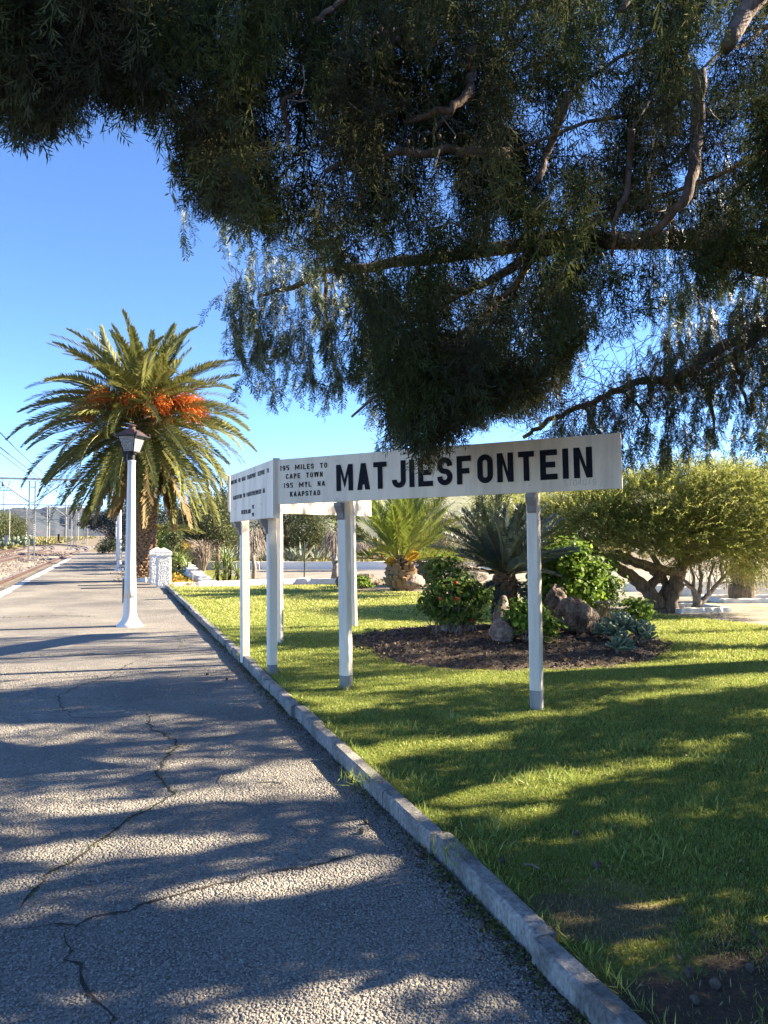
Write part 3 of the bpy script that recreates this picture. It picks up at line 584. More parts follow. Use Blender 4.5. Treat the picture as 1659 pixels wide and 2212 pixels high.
def shade_keep(p):
    """0 = sun must reach the ground below this leaf, 1 = free to shade; p (n,3)"""
    q = p-AZv*(p[:, 2:3]/TANE)*1.0; q = q.copy(); q[:, 2] = .03
    x, y = pix(q); keep = np.ones(len(p)); Y = q[:, 1]
    wv = q@AZb; al = q@AZv
    far = 1368+14*np.sin(wv*5+al*.7)-16*((x > 700) & (x < 1000))
    keep[(y < far) & (Y > .3)] = 0
    mid = (y >= far) & (y < 1500); st = np.sin(wv*11+.6*np.sin(al*1.3))+.6*np.sin(wv*23+al*.8)
    keep[mid & (st > 1.15)] = .0
    for x1, y1, x2, y2, h in BANDS:
        k = (x-x1)/(x2-x1); ins = (k > 0) & (k < 1); hh = (h+(7 if x1 > 600 and y1 > 1450 and h != 14 else 1))*np.sqrt(np.clip(4*k*(1-k), 0, 1))
        keep[ins & (np.abs(y-(y1+(y2-y1)*k)) < hh) & (Y > .3)] = 0
    return keep
# ================================================================ CYPRESS over the path
def spray_template(seed, n=8, m=6):
    r = np.random.default_rng(seed); q = []
    def lf(p, d, L, W): q.append(leaf_quads(np.array(p)[None], np.array(d)[None], V3(0, 0, 1)[None]+r.normal(size=(1, 3))*.25, [L], [W])[0])
    for i in range(n):
        x = i/n; z = -.18*x*x; lf((x, 0, z), (1, 0, -.3*x), 1.3/n, .02)
        sd = 1 if i % 2 else -1; L = .46*(1-.65*x)*(.8+.4*r.random()); a = rad(36+r.normal()*8); d = V3(math.cos(a), sd*math.sin(a), -.22+r.normal()*.12); d /= np.linalg.norm(d); lf((x, 0, z), d, L, .022)
        for j in range(m):
            p = V3(x, 0, z)+d*L*(j+.6)/m; s2 = 1 if j % 2 else -1; d2 = d+np.cross(d, V3(0, 0, 1))*s2*.75+r.normal(size=3)*.18; lf(p, d2, .13*(1-.5*j/m)+.025, .019)
    return np.array(q)
ST = [spray_template(i) for i in range(6)]
def put_sprays(mb, C, D, sc, T, tone, lim=None):
    idx = R.integers(0, len(T), len(C)); F = frames(D, R.normal(size=len(C))*.9)
    for k in range(len(T)):
        m_ = idx == k
        if not m_.any(): continue
        Q = spread(T[k], C[m_], F[m_], sc[m_]); rn = np.repeat(tone[m_], len(T[k]))+R.normal(size=len(Q))*.12
        if lim is not None: kk = lim(Q[:, 2]); Q, rn = Q[kk], rn[kk]
        mb.quads(Q, np.clip(rn, 0, 1))
CYP = np.array([(-150,-200),(-150,300),(0,300),(40,330),(75,290),(125,330),(165,285),(185,205),(215,205),(255,285),(285,235),(335,292),(370,262),(358,320),(372,385),(385,440),(405,475),(450,462),(505,470),(520,525),(560,505),(600,540),(640,560),(720,590),(760,640),(800,680),(780,760),(745,775),(700,765),(740,810),(790,862),(835,915),(850,965),(885,1010),(950,1020),(975,965),(1005,935),(1040,930),(1085,905),(1130,890),(1175,925),(1200,860),(1230,800),(1300,720),(1320,740),(1420,690),(1900,520),(1900,-200)], float)
THIN = [(640,545,70,45),(520,545,40,30),(1050,640,60,26),(602,284,60,30),(640,240,30,30),(720,60,34,45),(1560,340,60,35),(1480,470,70,30),(1600,260,30,40),(590,420,50,26),(1340,560,60,40),(700,470,60,40),(960,560,60,24),(860,700,40,40),(1200,420,30,30),(1630,80,40,40),(240,60,24,24),(350,110,18,22),(1470,620,90,50),(1150,560,30,26),(800,560,40,26),(1430,310,30,30),(1085,575,75,34),(1000,700,48,26),(1260,650,60,46),(1120,770,44,26),(565,335,36,30),(760,415,46,28),(1250,250,40,26),(980,430,40,26),(420,170,26,26),(880,160,34,22),(1330,130,36,26),(700,270,34,24)]
def holes(x, y):
    return np.sin(x*.021+1.3*np.sin(y*.017))*np.sin(y*.027+1.1*np.sin(x*.013))+.55*np.sin(x*.055+y*.03)*np.sin(y*.06-x*.02)
def dens(x, y):
    d = np.clip((holes(x, y)+.82)/.35, 0, 1)
    for a, b_, c, e in THIN: d = np.minimum(d, np.clip(((x-a)/c)**2+((y-b_)/e)**2, 0, 1))
    return d
cyp = thing('cypress_tree', 'huge dark cypress hanging over the path with drooping scaly foliage', 'tree', (4.9, 4.3, LZ))
CYT = Vector((4.9, 4.3, 0))
LIMBS = [([(1016,100),(1018,156),(1013,202),(973,242),(875,265)], 5.0, (.05,.045,.04,.034,.026)), ([(1013,202),(980,235),(935,290)], 5.02, (.035,.03,.018)), ([(702,364),(760,352),(817,346),(863,330),(960,325),(1100,330)], 5.0, (.02,.026,.03,.034,.04,.05)),
 ([(1510,150),(1506,288),(1498,375),(1475,438),(1406,507)], 5.3, (.07,.062,.055,.045,.035)), ([(1365,280),(1360,346),(1348,427),(1325,479),(1322,553)], 5.2, (.034,.03,.026,.02,.015)), ([(1163,395),(1181,335),(1230,200)], 5.3, (.03,.035,.05)),
 ([(1567,104),(1613,23),(1700,-120)], 4.8, (.06,.085,.1)), ([(1338,27),(1400,-80)], 4.9, (.03, .04)), ([(608,215),(620,283),(622,322)], 4.6, (.022,.02,.01)), ([(683,44),(722,15),(800,-40)], 4.4, (.018,.024,.03)), ([(1090,640),(1150,560),(1300,470)], 5.6, (.03,.04,.05))]
limbpix = []
b = MB(); b.tube([(4.9, 4.3, -.1), (4.85, 4.3, .5), (4.8, 4.3, 2), (4.7, 4.4, 4), (4.5, 4.5, 7)], (.42, .34, .28, .22, .12), 14); trunk = b.build('trunk', M['bark'], cyp, True)
for pts, Y, rs in LIMBS:
    pp = [P(x, y, Y+.15*math.sin(i*1.7)) for i, (x, y) in enumerate(pts)]; rr = [r*.8 for r in rs]
    path, rad_ = [], []
    for i in range(len(pp)-1):
        for k in range(4): path.append(pp[i].lerp(pp[i+1], k/4)+Vector((R.normal(), R.normal(), R.normal()))*.009); rad_.append(rr[i]+(rr[i+1]-rr[i])*k/4)
    path.append(pp[-1]); rad_.append(rr[-1]); limbpix.append((pts, Y))
    b = MB(); b.tube(path, rad_, 8); b.build('limb', M['bark'], cyp, True)
for (x0, y0, Y0), (x1, y1, Y1) in (((1016,100,5.0),(1300,-60,4.9)),((1100,330,5.0),(1505,200,5.3)),((1505,160,5.3),(1650,60,5.0)),((1365,280,5.2),(1480,120,5.1)),((1650,60,5.),(2400,200,4.4)),((1230,200,5.3),(1500,40,5.1)),((608,215,4.6),(900,120,4.9)),((900,120,4.9),(1300,-60,4.9)),((800,-40,4.4),(1300,-100,4.7)),((60,60,4.0),(800,-60,4.4)),((1300,470,5.6),(1505,300,5.4)),((760,900,5.6),(1090,640,5.6)),((940,900,5.3),(1150,560,5.6)),((1300,-80,4.8),(2300,-100,4.3)),((1150,560,5.6),(1700,300,5.)),((1700,300,5.),(2400,450,4.5))):
    a, d = P(x0, y0, Y0+.05), P(x1, y1, Y1+1.4); b = MB(); b.tube([a, a.lerp(d, .35)+Vector((0, 0, .05)), a.lerp(d, .7)-Vector((0, 0, .04)), d], (.01, .015, .02, .03), 7); b.build('limb', M['bark'], cyp, True)
def segdist(x, y, pts):
    d = np.full(len(x), 1e9)
    for (x1, y1), (x2, y2) in zip(pts[:-1], pts[1:]):
        k = np.clip(((x-x1)*(x2-x1)+(y-y1)*(y2-y1))/((x2-x1)**2+(y2-y1)**2), 0, 1); d = np.minimum(d, np.hypot(x-x1-k*(x2-x1), y-y1-k*(y2-y1)))
    return d
# clump centres through the visible part of the crown (depths 4 to 7 m)
C = []
def ymin(x, y): return 3.9+.9*np.clip(y/900, -.2, 1)+.5*np.clip((x-300)/1200, -.3, 1)
while len(C) < 800:
    x, y = R.uniform(-120, 1800), R.uniform(-140, 960)
    ex, ey = x+26*math.sin(y*.047+x*.01), y+30*math.sin(x*.043+1)+12*math.sin(x*.11)
    if not inpoly(np.array([[ex, ey+26]]), CYP)[0] or not inpoly(np.array([[ex-22, ey]]), CYP)[0] or not inpoly(np.array([[x, y+20]]), CYP)[0]: continue
    if R.random() > dens(np.array([x]), np.array([y]))[0]**1.5: continue
    if y < 560 and R.random() < .25: continue
    Y = ymin(x, y)+R.random()**1.2*2.2
    if Y < 5.9 and any(segdist(np.array([x]), np.array([y]), pts)[0] < 40 and Y < YY+.35 for pts, YY in limbpix): continue
    C.append(P(x, y, Y))
C = np.array(C); n_ = 17
cc = np.repeat(C, n_, 0); D = rsph(len(cc)); D[:, 2] = D[:, 2]*.55-.55; D[:, 0] -= np.repeat(np.clip((900-pix(C)[0])/900, 0, 1)*.5, n_); D = nrm(D); hang = R.random(len(cc)) < .3; D[hang] = nrm(rsph(hang.sum())*.35+V3(0, 0, -1)); st = cc+rsph(len(cc))*R.random((len(cc), 1))**.5*.22; sc = np.where(hang, R.uniform(.4, .62, len(cc)), R.uniform(.24, .42, len(cc)))
tip = st+D*sc[:, None]; px, py = pix(tip); ok = inpoly(np.stack([px, py], 1), CYP+np.array([0, 9])) & (R.random(len(cc)) < dens(px, py)*1.1)
for pts, YY in limbpix: ok &= ~((segdist(px, py, pts) < 26) & (tip[:, 1] < YY+.05))
ctone = np.repeat(np.clip(R.normal(.42, .2, len(C)), 0, .95), n_)
sx, sy = pix(st)
SPOT = np.array([P(x, y, Y) for x, y, Y in [(735,90,4.4),(715,135,4.4),(870,110,4.5),(630,240,4.5),(655,205,4.4),(690,235,4.5),(735,300,4.6),(790,250,4.6),(1180,70,4.5),(1000,330,4.8),(1300,500,5.0),(1150,480,5.0),(530,150,4.3),(505,300,4.4),(880,420,4.8),(1330,420,4.9),(1600,150,4.7),(1420,330,4.9),(420,200,4.3),(580,440,4.7),(1080,250,4.7),(760,480,4.9),(960,720,5.2),(1240,180,4.7)]])
def tunnel(p, r):
    """true where a leaf stands in a gap through which sun reaches the crown's inner side"""
    o = np.zeros(len(p), bool); sd_ = np.array(SD)
    for c in SPOT:
        rel = p-c; k = rel@sd_; o |= (k > .22) & (np.linalg.norm(rel-k[:, None]*sd_, axis=1) < r)
    return o
ok &= ~tunnel(st, .2)
# keep the sunlit ground patches clear
kp = shade_keep(tip); ok &= (kp > .5) | (R.random(len(kp)) < .35)
b = MB(); put_sprays(b, st[ok], D[ok], sc[ok], ST, ctone[ok])
co = np.repeat(C, 84, 0)+rsph(len(C)*84)*(R.random((len(C)*84, 1))**.5)*np.array([.2, .2, .17]); qx, qy = pix(co); ok = inpoly(np.stack([qx, qy+18], 1), CYP) & (R.random(len(co)) < dens(qx, qy)**1.5) & ((shade_keep(co) > .5) | (R.random(len(co)) < .35))
for pts, YY in limbpix: ok &= ~((segdist(qx, qy, pts) < 22) & (co[:, 1] < YY+.05))
co = co[ok]; co = co[~tunnel(co, .2)]; b.quads(leaf_quads(co, rsph(len(co))*.8+V3(0, 0, -.7), rsph(len(co)), R.uniform(.04, .09, len(co)), R.uniform(.008, .015, len(co))), np.clip(R.normal(.22, .14, len(co)), 0, 1))
cr = b.build('crown', M['cypress'], cyp); cr['kind'] = 'stuff'
# the rest of the crown, beyond the right edge of the view
n0 = 52000; p = np.stack([R.uniform(1.0, 10.5, n0), R.uniform(-2.6, 8.4, n0), LZ+1.7+R.random(n0)**1.3*4.0], 1)
ell = ((p[:, 0]-5.6)/5.0)**2+((p[:, 1]-3.0)/5.4)**2; ok = (ell < 1) & ((p[:, 0] > .62*p[:, 1]+.6) | (p[:, 1] < .1)) & (np.hypot(p[:, 0], p[:, 1]) > 1.4)
p = p[ok]; D = rsph(len(p)); D[:, 2] = D[:, 2]*.6-.5; D = nrm(D); L = R.uniform(.14, .28, len(p)); ok = (shade_keep(p+D*L[:, None]*.5) > .5) & (shade_keep(p+D*L[:, None]) > .5) & (shade_keep(p) > .5) & ~tunnel(p, .4)
p, D, L = p[ok], D[ok], L[ok]; b = MB(); b.quads(leaf_quads(p, D, rsph(len(p)), L, L*R.uniform(.25, .4, len(p))), np.clip(R.normal(.4, .15, len(p)), 0, 1)); print('offcrown', len(p))
cr = b.build('crown', M['cypress'], cyp); cr['kind'] = 'stuff'
# cones hanging in the crown
me = None
for x, y, Y in [(508,282,4.4),(516,290,4.4),(506,296,4.4),(880,307,4.75),(915,303,4.75),(948,296,4.75),(822,60,4.3),(836,70,4.3),(812,72,4.3),(846,62,4.3),(860,84,4.3),(1040,212,4.8),(1036,225,4.8),(700,215,4.5),(712,228,4.5),(1190,770,5.0),(1200,380,5.0),(1590,250,5.1),(1290,540,5.1),(1300,552,5.1)]:
    if me is None:
        b = MB(); b.lathe([(.002, -.018), (.012, -.014), (.018, 0), (.013, .013), (.003, .018)], 7); o = b.build('cone', M['cone'], cyp, True, world=False); me = o.data; o.matrix_basis = Matrix.Translation(P(x, y, Y)-cyp.location)
    else: inst('cone', me, cyp, Matrix.Translation(P(x, y, Y)-cyp.location) @ Matrix.Rotation(R.random()*6, 4, 'X'))
b = MB()   # thin bare twigs among the foliage
for i in range(130):
    x, y = R.uniform(60, 1600), R.uniform(20, 900)
    if not inpoly(np.array([[x, y+40]]), CYP)[0]: continue
    p = P(x, y, ymin(x, y)+.1+R.random()*.8); L = R.uniform(.12, .4); d = Vector((R.normal()*.6, R.normal()*.4, -.6+R.normal()*.5)).normalized(); e = p+d*L
    b.tube([p, p.lerp(e, .5)+Vector((R.normal(), 0, R.normal()))*.03, e], (.006, .005, .002), 4)
t_ = b.build('twigs', M['greybark'], cyp); t_['kind'] = 'stuff'
# ================================================================ PEPPER TREE behind it
pep = thing('pepper_tree', 'pepper tree trailing fine feathery leaves behind the dark cypress', 'tree', (8.6, 9.6, 0))
b = MB(); b.tube([(8.6, 9.6, -.1), (8.5, 9.5, .6), (8.2, 9.4, 1.8), (7.6, 9.3, 3.2)], (.5, .38, .34, .3), 12); b.build('trunk', M['palebark'], pep, True)
PL = [([(2300,560),(1900,640),(1659,690),(1540,765),(1457,819),(1379,822),(1320,848),(1265,880),(1184,907),(1130,945)], 9.0, (.2,.12,.085,.068,.056,.05,.045,.04,.032,.025)), ([(1457,819),(1520,800),(1580,770),(1700,680)], 9.1, (.035,.05,.06,.075)), ([(1900,640),(1500,520),(1200,520),(900,560),(700,590),(560,640)], 8.6, (.2,.12,.1,.07,.045,.02)),
 ([(1200,520),(1000,640),(880,700)], 8.4, (.07,.04,.02)), ([(1590,770),(1600,830),(1620,900)], 9.0, (.035,.025,.012)), ([(1520,830),(1540,900),(1545,960)], 9.0, (.03,.02,.008)), ([(1265,880),(1290,930),(1310,950)], 9., (.03,.02,.01)), ([(1350,840),(1400,905),(1395,930)], 9., (.025,.015,.008)),
 ([(700,590),(705,690),(715,760)], 8.5, (.03,.02,.01)), ([(780,580),(790,650),(800,720)], 8.5, (.03,.02,.01)), ([(900,560),(930,650),(960,740)], 8.5, (.03,.02,.01)), ([(1500,520),(1560,560),(1659,590)], 8.8, (.05,.05,.06))]
for pts, Y, rs in PL:
    pp = [P(x, y, Y+.25*math.sin(i*1.3)) for i, (x, y) in enumerate(pts)]; path, rr = [], []
    for i in range(len(pp)-1):
        for k in range(4): path.append(pp[i].lerp(pp[i+1], k/4)+Vector((R.normal(), R.normal(), R.normal()))*.018); rr.append(rs[i]+(rs[i+1]-rs[i])*k/4)
    path.append(pp[-1]); rr.append(rs[-1]); b = MB(); b.tube(path, rr, 7); b.build('limb', M['bark'], pep, True)
def pinnate(seed, n=9):
    r = np.random.default_rng(seed); q = []; bend = r.normal()*.25
    for i in range(n):
        x = (i+.6)/n
        for sd in (1, -1):
            a = rad(50+r.normal()*9); d = V3(math.cos(a), sd*math.sin(a), r.normal()*.25); q.append(leaf_quads(V3(x, bend*x*x, 0)[None], d[None], V3(0, 0, 1)[None], [.3*(1-.45*abs(x-.45))], [.06])[0])
        if i % 3 == 0: q.append(leaf_quads(V3(x-.6/n, bend*x*x, 0)[None], V3(1, bend*x, 0)[None], V3(0, .2, 1)[None], [3.3/n], [.016])[0])
    return np.array(q)
PT = [pinnate(i) for i in range(5)]
PREG = [(np.array([(490,585),(540,560),(620,545),(740,560),(860,600),(860,760),(760,800),(715,830),(640,800),(560,800),(520,760),(485,690)], float), 270, 8.2), (np.array([(1190,880),(1330,800),(1450,700),(1659,580),(1720,580),(1720,960),(1659,930),(1560,930),(1480,960),(1340,960),(1310,930),(1200,920)], float), 430, 8.7),
 (np.array([(820,560),(1300,560),(1300,640),(1200,820),(1000,880),(800,880),(760,700)], float), 260, 8.6), (np.array([(380,440),(700,400),(760,560),(520,560)], float), 45, 8.0), (np.array([(620,40),(800,0),(760,120)], float), 24, 6.5), (np.array([(1350,480),(1659,230),(1659,600),(1400,650)], float), 140, 8.4), (np.array([(810,960),(850,900),(900,970),(830,975)],float), 22, 8.3),
 (np.array([(1400,800),(1430,640),(1560,540),(1700,520),(1700,760),(1500,830)], float), 260, 12.9), (np.array([(1000,1035),(1110,1030),(1100,1055),(1010,1055)],float), 14, 9.5), (np.array([(1060,980),(1330,900),(1330,950),(1200,960)],float), 40, 8.9)]
b = MB(); tw = MB(); ns = 0
for poly, cnt, Y in PREG:
    lo, hi = poly.min(0), poly.max(0); k = 0
    while k < cnt:
        x, y = R.uniform(lo[0], hi[0]), R.uniform(lo[1], hi[1])
        if not inpoly(np.array([[x, y]]), poly)[0]: continue
        k += 1; p = np.array(P(x, y, Y+R.uniform(-.5, .9)*(2.2 if Y > 12 else 1))); L = R.uniform(.15, .55); nl = int(3+L*9)
        hang = nrm(np.array([[R.normal()*.22, R.normal()*.22, -1.]]))[0]
        tw.tube([Vector(p)+Vector((R.normal()*.1, 0, .12)), Vector(p), Vector(p+hang*L*.6), Vector(p+hang*L)], (.004, .003, .0025, .0015), 3, False)
        kk = R.random(nl); pts = p+hang*L*kk[:, None]; D = nrm(hang*1.3+rsph(nl)*.55+V3(0, 0, -.15)); t_ = int(R.integers(0, 5)); tone = np.clip(R.normal(.4, .2), 0, 1)
        Q = spread(PT[t_], pts, frames(D, R.random(nl)*6.28), R.uniform(.14, .23, nl)); b.quads(Q, np.clip(tone+R.normal(size=len(Q))*.15, 0, 1))
# the pepper tree's crown to the right of the view, which shades the right of the lawn
n0 = 7000; p = np.stack([R.uniform(5.6, 12.5, n0), R.uniform(6.0, 12.6, n0), R.uniform(1.5, 5.2, n0)], 1); ok = (((p[:, 0]-9)/3.5)**2+((p[:, 1]-9.2)/3.4)**2 < 1) & (p[:, 0] > .6*p[:, 1]+.5)
p = p[ok]; D = nrm(rsph(len(p))*.5+V3(0, 0, -1)); ok = (shade_keep(p) > .5) & (shade_keep(p+D*.4) > .5); p, D = p[ok], D[ok]
b.quads(spread(PT[0][::2]*np.array([1, 1.6, 1.6]), p, frames(D, R.random(len(p))*6.28), R.uniform(.35, .55, len(p))))
cr = b.build('crown', M['pepper'], pep); cr['kind'] = 'stuff'; t_ = tw.build('trailing_twigs', M['bark'], pep); t_['kind'] = 'stuff'
b = MB()
for i in range(520):   # bare tangled twigs below the limb
    x, y = R.uniform(1180, 1680), 0; y = 900-.42*(x-1184)+R.normal()*45; y = max(y, 560); p = P(x, y, 8.8+R.normal()*.35); d = Vector((R.normal()*.8, R.normal()*.4, -.5+R.normal()*.6)); L = R.uniform(.2, .75)
    b.tube([p, p+d*L*.5+Vector((0, 0, R.normal()*.05)), p+d*L+Vector((0, 0, -.1*L))], (.005, .004, .002), 3, False)
t_ = b.build('bare_twigs', M['bark'], pep); t_['kind'] = 'stuff'
# ================================================================ PALMS AND THE CYCAD
def frond_mesh(e0, droop, L, n, w, Lf, seed, a0=62, a1=24, vee=.32, tipw=.3, rw=.02, pwr=1.3, start=.12, mat='frond', rmat='rachis', sag=.0, side=0):
    r = np.random.default_rng(seed); K = 30; p = np.zeros((K+1, 3)); tang = np.zeros((K+1, 3))
    for i in range(K+1):
        e = rad(e0-droop*(i/K)**pwr); az = side*(i/K)**1.5; tang[i] = V3(math.cos(e)*math.cos(az), math.cos(e)*math.sin(az), math.sin(e))
        if i: p[i] = p[i-1]+(tang[i-1]+tang[i])/2*L/K
    q = []
    for i in range(n):
        s = start+(1-start)*(i+.5)/n; f = s*K; j = min(int(f), K-1); k = f-j; P_ = p[j]*(1-k)+p[j+1]*k; T = nrm(tang[j]*(1-k)+tang[j+1]*k); Bn = nrm(np.cross(T, V3(0, 1, 0) if abs(T[1]) < .9 else V3(1, 0, 0))); Bn = Bn if Bn[2] >= 0 or abs(Bn[2]) < .05 else -Bn; Sd = nrm(np.cross(Bn, T))
        pr = min(1, (s-start)/.16+.35)*(1-max(0, (s-.45)/.55)**1.5*(1-tipw)); ll = Lf*pr
        for sd in (1, -1):
            a = rad(a0+(a1-a0)*s+r.normal()*4); D = T*math.cos(a)+Sd*sd*math.sin(a)+Bn*(vee+r.normal()*.09)-V3(0, 0, sag*r.random())
            q.append(leaf_quads(P_[None], D[None], (Bn+T*.2*sd)[None], [ll*(.88+.24*r.random())], [w])[0])
    b = MB(); b.quads(np.array(q), np.clip(.25+.5*np.repeat(r.random(n), 2)*.5+r.normal(size=2*n)*.16+.15, 0, 1)); o = b.build('frond', M[mat], None); me = o.data; bpy.data.objects.remove(o)
    b = MB(); b.tube([Vector(p[i]) for i in range(0, K+1, 3)], [rw*(1-.8*i/K) for i in range(0, K+1, 3)], 5); o = b.build('midrib', M[rmat], None); mr = o.data; bpy.data.objects.remove(o)
    return me, mr
def put_frond(par, mm, pos, az, roll=0, sc=1, label=None):
    f = inst('frond', mm[0], par, Matrix.Translation(pos) @ Matrix.Rotation(az, 4, 'Z') @ Matrix.Rotation(roll, 4, 'X') @ Matrix.Scale(sc, 4)); m_ = bpy.data.objects.new('midrib', mm[1]); COL.objects.link(m_); m_.parent = f
    if label: f['label'] = label
    return f
def boot_mesh(name, L, w, t, mat):
    b = MB(); q = [[(-w/2, 0, -t*.6), (w/2, 0, -t*.6), (w*.33, -L*.7, t*.9), (-w*.33, -L*.7, t*.9)], [(w/2, 0, -t*.6), (w*.5, 0, t*1.2), (w*.3, -L*.65, t*1.5), (w*.33, -L*.7, t*.9)], [(-w*.5, 0, t*1.2), (-w/2, 0, -t*.6), (-w*.33, -L*.7, t*.9), (-w*.3, -L*.65, t*1.5)], [(-w*.33, -L*.7, t*.9), (w*.33, -L*.7, t*.9), (w*.3, -L*.65, t*1.5), (-w*.3, -L*.65, t*1.5)], [(-w*.3, -L*.65, t*1.5), (w*.3, -L*.65, t*1.5), (w*.5, 0, t*1.2), (-w*.5, 0, t*1.2)]]
    return np.array(q, float)
PB = Vector((-8.5, 25.2, 0)); palm = thing('date_palm', 'tall date palm with full arching crown and orange date stalks behind the lamp post', 'palm tree', PB)
heart = Vector((-.1, 0, 5.95))
def trad(z): return .36+.13*math.exp(-z*1.6)+.05*max(0, z-4.6)
b = MB(); b.lathe([(trad(z)*.96, z) for z in (-.05, .3, .8, 1.5, 2.5, 3.5, 4.5, 5.2, 5.8)]+[(.2, 6.15)], 18); trunk = b.build('trunk', M['palmcore'], palm, True, world=False)
T = boot_mesh('leaf_base', .13, .15, .055, None); cnt = 0; stuffq = []; bme = None; z = .12; row = 0
while z < 5.55:
    nn = 15
    for k in range(nn):
        a = 2*math.pi*(k+.5*(row % 2))/nn+R.normal()*.05; r = trad(z)*.97; s_ = (.95+R.normal()*.1)*(1.1 if z < 2.6 else .8); tilt = rad(-20)+R.normal()*.15
        Mx = Matrix.Translation((r*math.cos(a), r*math.sin(a), z+R.normal()*.015)) @ Matrix.Rotation(a+math.pi/2, 4, 'Z') @ Matrix.Rotation(tilt, 4, 'X') @ Matrix.Scale(s_, 4)
        facing = math.cos(a-math.atan2(-25, 8.5)) > .05
        if facing and cnt < 290:
            if bme is None: b_ = MB(); b_.quads(T, np.full(5, .5)); o = b_.build('leaf_base', M['boot'], None); bme = o.data; bpy.data.objects.remove(o)
            inst('leaf_base', bme, palm, Mx); cnt += 1
        else:
            A = np.array(Mx); stuffq.append((T.reshape(-1, 3) @ A[:3, :3].T+A[:3, 3]).reshape(-1, 4, 3))
    z += .115 if z < 2.6 else .1; row += 1
b = MB(); Q = np.concatenate(stuffq); b.quads(Q, np.repeat(R.random(len(Q)//5), 5)); o = b.build('leaf_bases', M['boot'], palm, world=False); o['kind'] = 'stuff'
b = MB(); Q = [];   # rough skirt of fibres and plants at the foot
p = np.stack([R.normal(0, .42, 900), R.normal(0, .42, 900), R.random(900)*.55], 1); b.quads(leaf_quads(p, rsph(900), rsph(900), R.uniform(.05, .12, 900), R.uniform(.03, .05, 900))); o = b.build('foot_fibre', M['fronddead'], palm, world=False); o['kind'] = 'stuff'
LAY = [(17, 68, 86, 26, 3.25, 'frond'), (30, 46, 68, 46, 3.75, 'frond'), (34, 24, 46, 62, 4.05, 'frond'), (30, 3, 24, 62, 4.2, 'frond'), (30, -22, 0, 58, 4.1, 'frond'), (28, -50, -24, 36, 4.1, 'frond'), (14, -64, -45, 22, 3.6, 'frondold'), (12, -80, -64, 10, 2.6, 'fronddead')]
sd = 0
for li, (n_, ea, eb, dr, L, mt) in enumerate(LAY):
    ms = [frond_mesh(ea+(eb-ea)*i/3, dr*(.9+.1*i), L*(.94+.04*i), 84, .056, .5 if mt != 'fronddead' else .4, 100+sd+i, mat=mt, vee=.34 if mt == 'frond' else .1, sag=.25 if mt == 'fronddead' else .05, side=.12*(i-1.5)) for i in range(4)]; sd += 10
    for k in range(n_):
        az = 2*math.pi*(k+.35*li)/n_+R.normal()*.1; put_frond(palm, ms[k % 4], heart+Vector((math.cos(az)*.16, math.sin(az)*.16, -.13*li-.05*R.random())), az, R.normal()*.3, .93+.13*R.random(), 'dead brown frond hanging down' if mt == 'fronddead' else None)
# orange date stalks
def bunch(seed, n=150, L=.9):
    r = np.random.default_rng(seed); q = []
    for i in range(n):
        d = nrm(V3(.9+r.normal()*.25, r.normal()*.4, .05+r.normal()*.35)); p = V3(.5, 0, .0); l = L*(.6+.5*r.random())
        for k in range(5):
            d2 = nrm(d-V3(0, 0, .26*k)); q.append(leaf_quads(p[None], d2[None], r.normal(size=(1, 3)), [l/4.2], [.028])[0]); p = p+d2*l/5
            if k > 1: q.append(leaf_quads(p[None], nrm(r.normal(size=(1, 3))-V3(0, 0, .6)), r.normal(size=(1, 3)), [.05], [.035])[0])
    b = MB(); b.quads(np.array(q)); b.tube([(0, 0, -.1), (.3, 0, .04), (.52, 0, 0)], (.03, .022, .016), 5); o = b.build('date_stalk', M['date'], None); me = o.data; bpy.data.objects.remove(o); return me
BM = [bunch(1), bunch(2)]
for k, (az, dz, sc) in enumerate([(-.15, .1, 1.15), (-.5, .0, 1.25), (-1.0, -.1, 1.1), (-1.5, .05, 1.0), (-2.1, .15, 1.1), (-2.55, -.1, 1.05), (-2.95, -.05, 1.2), (.5, .1, 1.2), (1.5, .1, 1.1), (2.4, .1, 1.1), (-.85, -.35, .9), (-2.7, .15, 1.0)]):
    inst('date_stalk', BM[k % 2], palm, Matrix.Translation(heart+Vector((math.cos(az)*.75, math.sin(az)*.75, +.12+dz))) @ Matrix.Rotation(az, 4, 'Z') @ Matrix.Rotation(rad(-8), 4, 'Y') @ Matrix.Scale(sc*1.0, 4))
lowwall('palm_planter', 'low white edging of the bed round the foot of the big palm', [G(268, 1256, 0), G(318, 1257, 0), G(330, 1250, 0)], .14, .16, M['smoothwhite'], n_=.9)
# young palm behind the sign
SB = G(868, 1277, LZ); SB.y += .35; yp = thing('young_palm', 'short young palm with stout trunk of cut leaf bases and upright yellow-green fronds', 'palm tree', SB)
b = MB(); b.lathe([(.3, -.03), (.4, .2), (.42, .45), (.34, .7), (.2, .9)], 14); b.build('trunk', M['palmcore'], yp, True, world=False)
T = boot_mesh('b', .24, .15, .06, None); b_ = MB(); b_.quads(T, np.array([.3, .5, .5, .95, .7])); o = b_.build('leaf_base', M['bootbright'], None); bme = o.data; bpy.data.objects.remove(o); z = .05; row = 0
while z < .84:
    for k in range(13):
        a = 2*math.pi*(k+.5*(row % 2))/13+R.normal()*.07; r = (.34 if z < .12 else .41 if z < .55 else .41-.75*(z-.55))-.03; s_ = .95+R.normal()*.14
        inst('leaf_base', bme, yp, Matrix.Translation((r*math.cos(a), r*math.sin(a), z+R.normal()*.02)) @ Matrix.Rotation(a+math.pi/2+R.normal()*.1, 4, 'Z') @ Matrix.Rotation(rad(-38-50*z)+R.normal()*.25, 4, 'X') @ Matrix.Rotation(R.normal()*.25, 4, 'Y') @ Matrix.Scale(s_, 4))
    z += .105; row += 1
hs = Vector((0, 0, .85))
